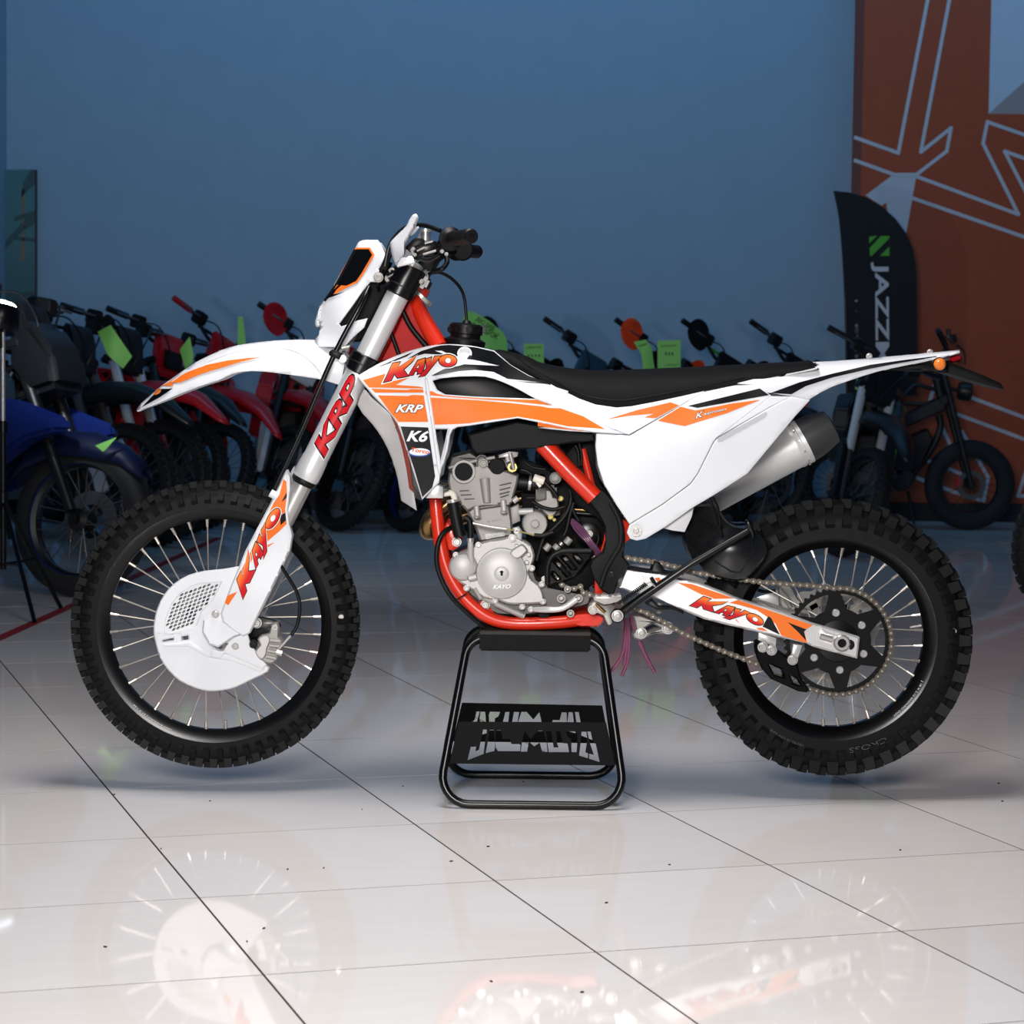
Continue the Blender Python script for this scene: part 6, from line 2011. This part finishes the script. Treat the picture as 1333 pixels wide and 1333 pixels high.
parked_bike('dirt_motorcycle', 'dark dirt motorcycle with green-edged plate and black handguards', (914, 624), ROW, -2, 36, 12, BG_TEAL, BG_BLK, BG_BLK, BG_BLK, BG_GREY, .93, handguard=BG_BLK, accent=BG_GRN, plate2=BG_TEAL)
parked_bike('dirt_motorcycle', 'black dirt motorcycle with orange-red tank and bare black grips', (1004, 632), ROW, -2, 36, 12, BG_ORG, BG_BLK, BG_BLK, BG_BLK, BG_GREY, .93, accent=BG_BLK)
parked_bike('dirt_motorcycle', 'black dirt motorcycle with tall silver fork beside the feather banner', (1114, 630), 12.8, -14, 34, 8, BG_BLK, BG_BLK, BG_BLK, BG_BLK, SILV, .9, accent=BG_GRN)
parked_bike('dirt_motorcycle', 'red and black dirt motorcycle parked nearer than the row', (1424, 726), 9.35, -75, 0, 5, BG_RED, BG_RED, BG_BLK, BG_RED, BG_BLK, 1.0, accent=BG_BLK, short=True)
# lettering on plates
fnE = lambda x, y: kE.A + kE.M @ (Vector((1.158 + (1.0 - y) * .15, x * .9, y + .05)) - kE.A)
text_on('plate_lettering', rE, 'HASKY', (-.09, .98), (.09, .98), .05, fnE, BG_WHT, off=.02, flip=True)
fnH = lambda x, y: kH.A + kH.M @ (Vector((1.205 + (1.0 - y) * .04, x, y)) - kH.A)

# ------------------------------------------------------------------ electric fat-tyre bike by the terracotta wall
EB = empty('electric_bike', W(1262, 690, 9.2))
EB.location.z = 0
tag(EB, 'black fat-tyre electric bike standing against the terracotta wall', 'bicycle')
YE = 9.2
EBM = mat('matt_black_frame', S(22, 26, 28), .5, 0, .1)
EBT = mat('fat_tyre_rubber', S(24, 25, 27), .75, 0, .2, bump=.4, scale=60)


def eb(o):
    return loc(o, EB)


for nm, px in (('front', 1262), ('rear', 1092)):
    cen = W(px, 630.5 + (px - 1262) * -.0123, YE)
    cen.z = .2815
    prof = [(.175, -.03), (.19, -.046), (.225, -.053), (.262, -.045), (.279, -.02), (.281, 0), (.279, .02), (.262, .045), (.225, .053), (.19, .046), (.175, .03)]
    o = obj(nm + '_tire', finish(lathe_bm(prof, cen, (0, 1, 0), 56), 50), EBT); eb(o)
    o = obj('rim', finish(lathe_bm([(.176, -.034), (.18, -.034), (.172, -.02), (.165, 0), (.172, .02), (.18, .034), (.176, .034)], cen, (0, 1, 0), 48), 50), EBM); eb(o)
    b = bmesh.new()
    for k in range(20):
        a = k * math.pi / 10
        tube_bm([cen + Vector((math.cos(a + .4) * .03, (.03 if k % 2 else -.03), math.sin(a + .4) * .03)), cen + Vector((math.cos(a) * .17, 0, math.sin(a) * .17))], .0016, 5, b)
    o = obj('spokes', b, BG_BLK); eb(o)
    o = obj('hub', finish(lathe_bm([(0, -.07), (.02, -.07), (.03, -.05), (.055 if nm == 'rear' else .03, -.03), (.055 if nm == 'rear' else .03, .03), (.03, .05), (0, .07)], cen, (0, 1, 0), 20)), BG_BLK); eb(o)
    o = obj('brake_disc', finish(lathe_bm([(.06, -.055), (.09, -.055), (.09, -.052), (.06, -.052)], cen, (0, 1, 0), 32, closed=True)), BG_GREY); eb(o)
    if nm == 'front':
        hub_e = cen
        o = box('brake_caliper', None, cen + Vector((-.085, -.06, .02)), (.03, .03, .05), mat('red_caliper', S(190, 20, 40), .4)); eb(o)
for s in (-1, 1):
    top = W(1224, 478, YE); top.y += s * .07
    bot = hub_e + Vector((0, s * .07, 0))
    o = tube('fork_leg', None, [top, top.lerp(bot, .5), bot], [.021, .02, .016], EBM, 12); eb(o)
o = tube('fork_crown', None, [W(1226, 520, YE) + Vector((0, -.08, 0)), W(1226, 520, YE) + Vector((0, .08, 0))], .025, EBM, 12); eb(o)
beam = c('Z', 480, 850, 620, 800, 640, 860, 620, 930, 340, 1050, 150, 1150, 60, 1170, 90, 1080, 200, 1010)
o = panel('frame_beam', None, beam, YE - .05, .1, EBM, g=0, rim=(2, .02)); eb(o)
o = tube('frame_loop', None, wp('Z', YE, 215, 840, 330, 715, 390, 700, 480, 725, 600, 750), .014, EBM, 10, 4); eb(o)
o = tube('seat_rail', None, wp('Z', YE, 0, 850, 200, 860, 440, 870, 600, 830), .014, EBM, 10, 3); eb(o)
o = tube('head_tube', None, wp('px', YE, 1216, 476, 1228, 530), .03, EBM, 14); eb(o)
o = tube('down_tube', None, wp('W6', YE, 460, 880, 465, 930, 430, 1010, 370, 1090, 330, 1150), .022, EBM, 10, 4); eb(o)
o = panel('battery', None, c('W6', 300, 980, 420, 930, 440, 970, 400, 1060, 340, 1100, 290, 1080), YE - .06, .12, BG_BLK, g=0, rim=(2, .02)); eb(o)
o = panel('motor_case', None, cat(c('W6', 290, 1120, 340, 1080, 375, 1100, 350, 1150, 310, 1160), 3), YE - .07, .14, EBM, g=0, rim=(2, .02)); eb(o)
o = panel('seat', None, c('W6', 150, 808, 200, 815, 270, 850, 325, 915, 300, 920, 240, 880, 150, 850), YE - .1, .2, BG_BLK, g=0, rim=(2, .02)); eb(o)
o = tube('handlebar', None, [W(1221, 432, YE - .3), W(1228, 445, YE - .15), W(1233, 455, YE), W(1240, 462, YE + .15), W(1246, 466, YE + .3)], .012, BG_BLK, 10, 3); eb(o)
o = tube('stem', None, [W(1216, 478, YE), W(1232, 455, YE)], .02, BG_BLK, 10); eb(o)
o = tube('grip', None, [W(1221, 430, YE - .3), W(1231, 450, YE - .2)], .018, BG_BLK, 12); eb(o)
o = tube('grip', None, [W(1242, 464, YE + .2), W(1247, 468, YE + .32)], .018, BG_BLK, 12); eb(o)
o = panel('brake_lever', None, c('Z', 630, 260, 650, 250, 645, 195, 665, 190, 680, 250, 720, 240, 735, 310, 700, 330), YE - .24, .05, BG_BLK, g=0); eb(o)
o = tube('cable', None, wp('Z', YE - .1, 720, 340, 780, 380, 800, 440, 800, 520), .006, BG_BLK, 6, 3); eb(o)
hc_ = W(1254, 509, YE)
o = obj('headlight', finish(lathe_bm([(0, -.03), (.05, -.03), (.06, -.01), (.06, .04), (.05, .05), (0, .05)], hc_, (1, 0, -.1), 24)), BG_BLK); eb(o)
o = tube('lamp_bracket', None, [W(1232, 505, YE), hc_], .012, BG_BLK, 8); eb(o)
o = tube('kick_stand', None, [W(1182, 640, YE), Vector((W(1187, 690, YE).x, YE - .12, .008))], .009, EBM, 8); eb(o)

# ------------------------------------------------------------------ photographic lamp on its stand
LT = empty('lamp_stand', G(8, 815))
tag(LT, 'black photographic lamp on a tripod light stand beside the blue motorcycle', 'lamp')
LX, LY = G(8, 790).x, G(30, 800).y
LX = W(4, 600, LY).x


def lt(o):
    return loc(o, LT)


zc = W(4, 430, LY).z
o = tube('pole', None, [(LX, LY, .18), (LX, LY, .75)], .013, BLACKM, 12); lt(o)
o = tube('pole', None, [(LX, LY, .7), (LX, LY, zc)], .009, STEEL, 12); lt(o)
for k, (px, py) in enumerate(((45, 812), (79, 793), (-70, 815))):
    f = G(px, py)
    f.z = .008
    o = tube('leg', None, [(LX, LY, .46), f], .009, BLACKM, 8); lt(o)
    o = tube('leg_brace', None, [(LX, LY, .2), Vector((LX, LY, .46)).lerp(f, .55)], .006, BLACKM, 6); lt(o)
o = cyl('collar', None, (LX, LY, .43), (LX, LY, .49), .02, BLACKM, 14); lt(o)
o = cyl('collar', None, (LX, LY, .72), (LX, LY, .77), .018, BLACKM, 14); lt(o)
hp = W(-4, 412, LY)
o = obj('lamp_head', finish(lathe_bm([(0, 0), (.07, 0), (.08, .02), (.082, .09), (.076, .1), (.07, .1), (.07, .095)], hp - Vector((0, 0, .06)), (.12, .25, 1), 28)), BLACKM); lt(o)
LAMPE = mat('lit_lamp_glass', S(230, 240, 255), .3, 0, .01, emit=(.72, .86, 1.0, 14))
o = obj('lamp_glass', finish(lathe_bm([(.068, .088), (.066, .104), (.05, .118), (.025, .125), (0, .127)], hp - Vector((0, 0, .06)), (.12, .25, 1), 28)), LAMPE); lt(o)
o = box('lamp_yoke', None, hp + Vector((0, 0, -.09)), (.05, .05, .07), BLACKM); lt(o)
lmp = bpy.data.lights.new('lamp_bulb', 'SPOT')
lmp.energy = 60
lmp.color = (.80, .90, 1.0)
lmp.shadow_soft_size = .05
lmp.spot_size = math.radians(165)
lmp.spot_blend = .6
lo = bpy.data.objects.new('lamp_bulb', lmp)
lo.location = hp + Vector((.03, .06, .10))
lo.rotation_euler = Vector((.62, 1, .55)).to_track_quat('-Z', 'Y').to_euler()
COL.objects.link(lo)
lt(lo)

# ------------------------------------------------------------------ green sale cards hung on the parked row


def card(label, pts, Y, lines=(), bend=.0):
    x0 = sum(p[0] for p in pts) / len(pts)
    yf = lambda x, y: Y + bend * abs(x - x0) / 30
    o = panel('price_card', None, pts, yf, .002, GREENT, g=10, rim=None)
    tag(o, label, 'price tag', 'green price cards on the parked motorcycles')
    for (s, p0, p1, h) in lines:
        text_on('card_lettering', o, s, p0, p1, h, on(yf, .004), INK, off=.01)
    return o


card('large green card with two lines of bold lettering behind the tank cap', c('B', 1005, 640, 1065, 655, 1140, 700, 1225, 770, 1245, 815, 1248, 885, 1130, 862, 1050, 840, 975, 735), 8.62,
     [('АКЦИЯ', c('B', 1056, 705)[0], c('B', 1155, 768)[0], 8.5), ('ПОДАРОК', c('B', 1030, 745)[0], c('B', 1182, 815)[0], 9)], .05)
card('small upright green card in front of the black motorcycle with slate plate', c('px', 682, 447.5, 708, 447.5, 708, 480, 682, 476), 8.62, [('ЦЕНА', (685, 454), (705, 454), 3), ('- - - -', (687, 464), (703, 464), 2)])
card('curled green card hanging by the orange handguard', c('px', 825, 445, 841, 442, 848, 452, 853, 486, 838, 488, 835, 462), 8.62, [('цена', (832, 452), (842, 449), 2.5)], .06)
card('square green card with printed text beside the curled card', c('px', 856, 443.5, 886, 442.5, 886, 484, 856, 484), 8.66, [('АКЦИЯ', (860, 452), (880, 451), 2.6), ('- - -', (866, 462), (876, 462), 3), ('СКИДКА', (866, 477), (884, 476), 2.4)])
card('narrow green card seen edge on beside the red handguard', c('px', 310, 412, 316, 412, 321, 452, 309, 452), 8.6)
card('crumpled green card on the red motorcycle with lettered plate', c('px', 234, 455, 247, 438, 252, 462, 251, 472, 241, 480), 8.0, bend=.06)
card('folded green card across the silver-forked red motorcycle', c('px', 127, 432, 144, 423, 172, 464, 160, 480, 140, 462), 6.6, bend=.06)
card('bright green card hanging over the navy fender of the blue motorcycle', c('px', 124, 580, 152, 569, 137, 586, 134, 588), 4.38)
card('green card hanging under the white tail by the feather banner', c('px', 1133, 486, 1143, 480, 1147, 498, 1138, 502), 8.2)
card('small green card on the fork of the motorcycle by the feather banner', c('px', 1114, 498, 1116, 490, 1118, 508, 1113, 506), 8.2)
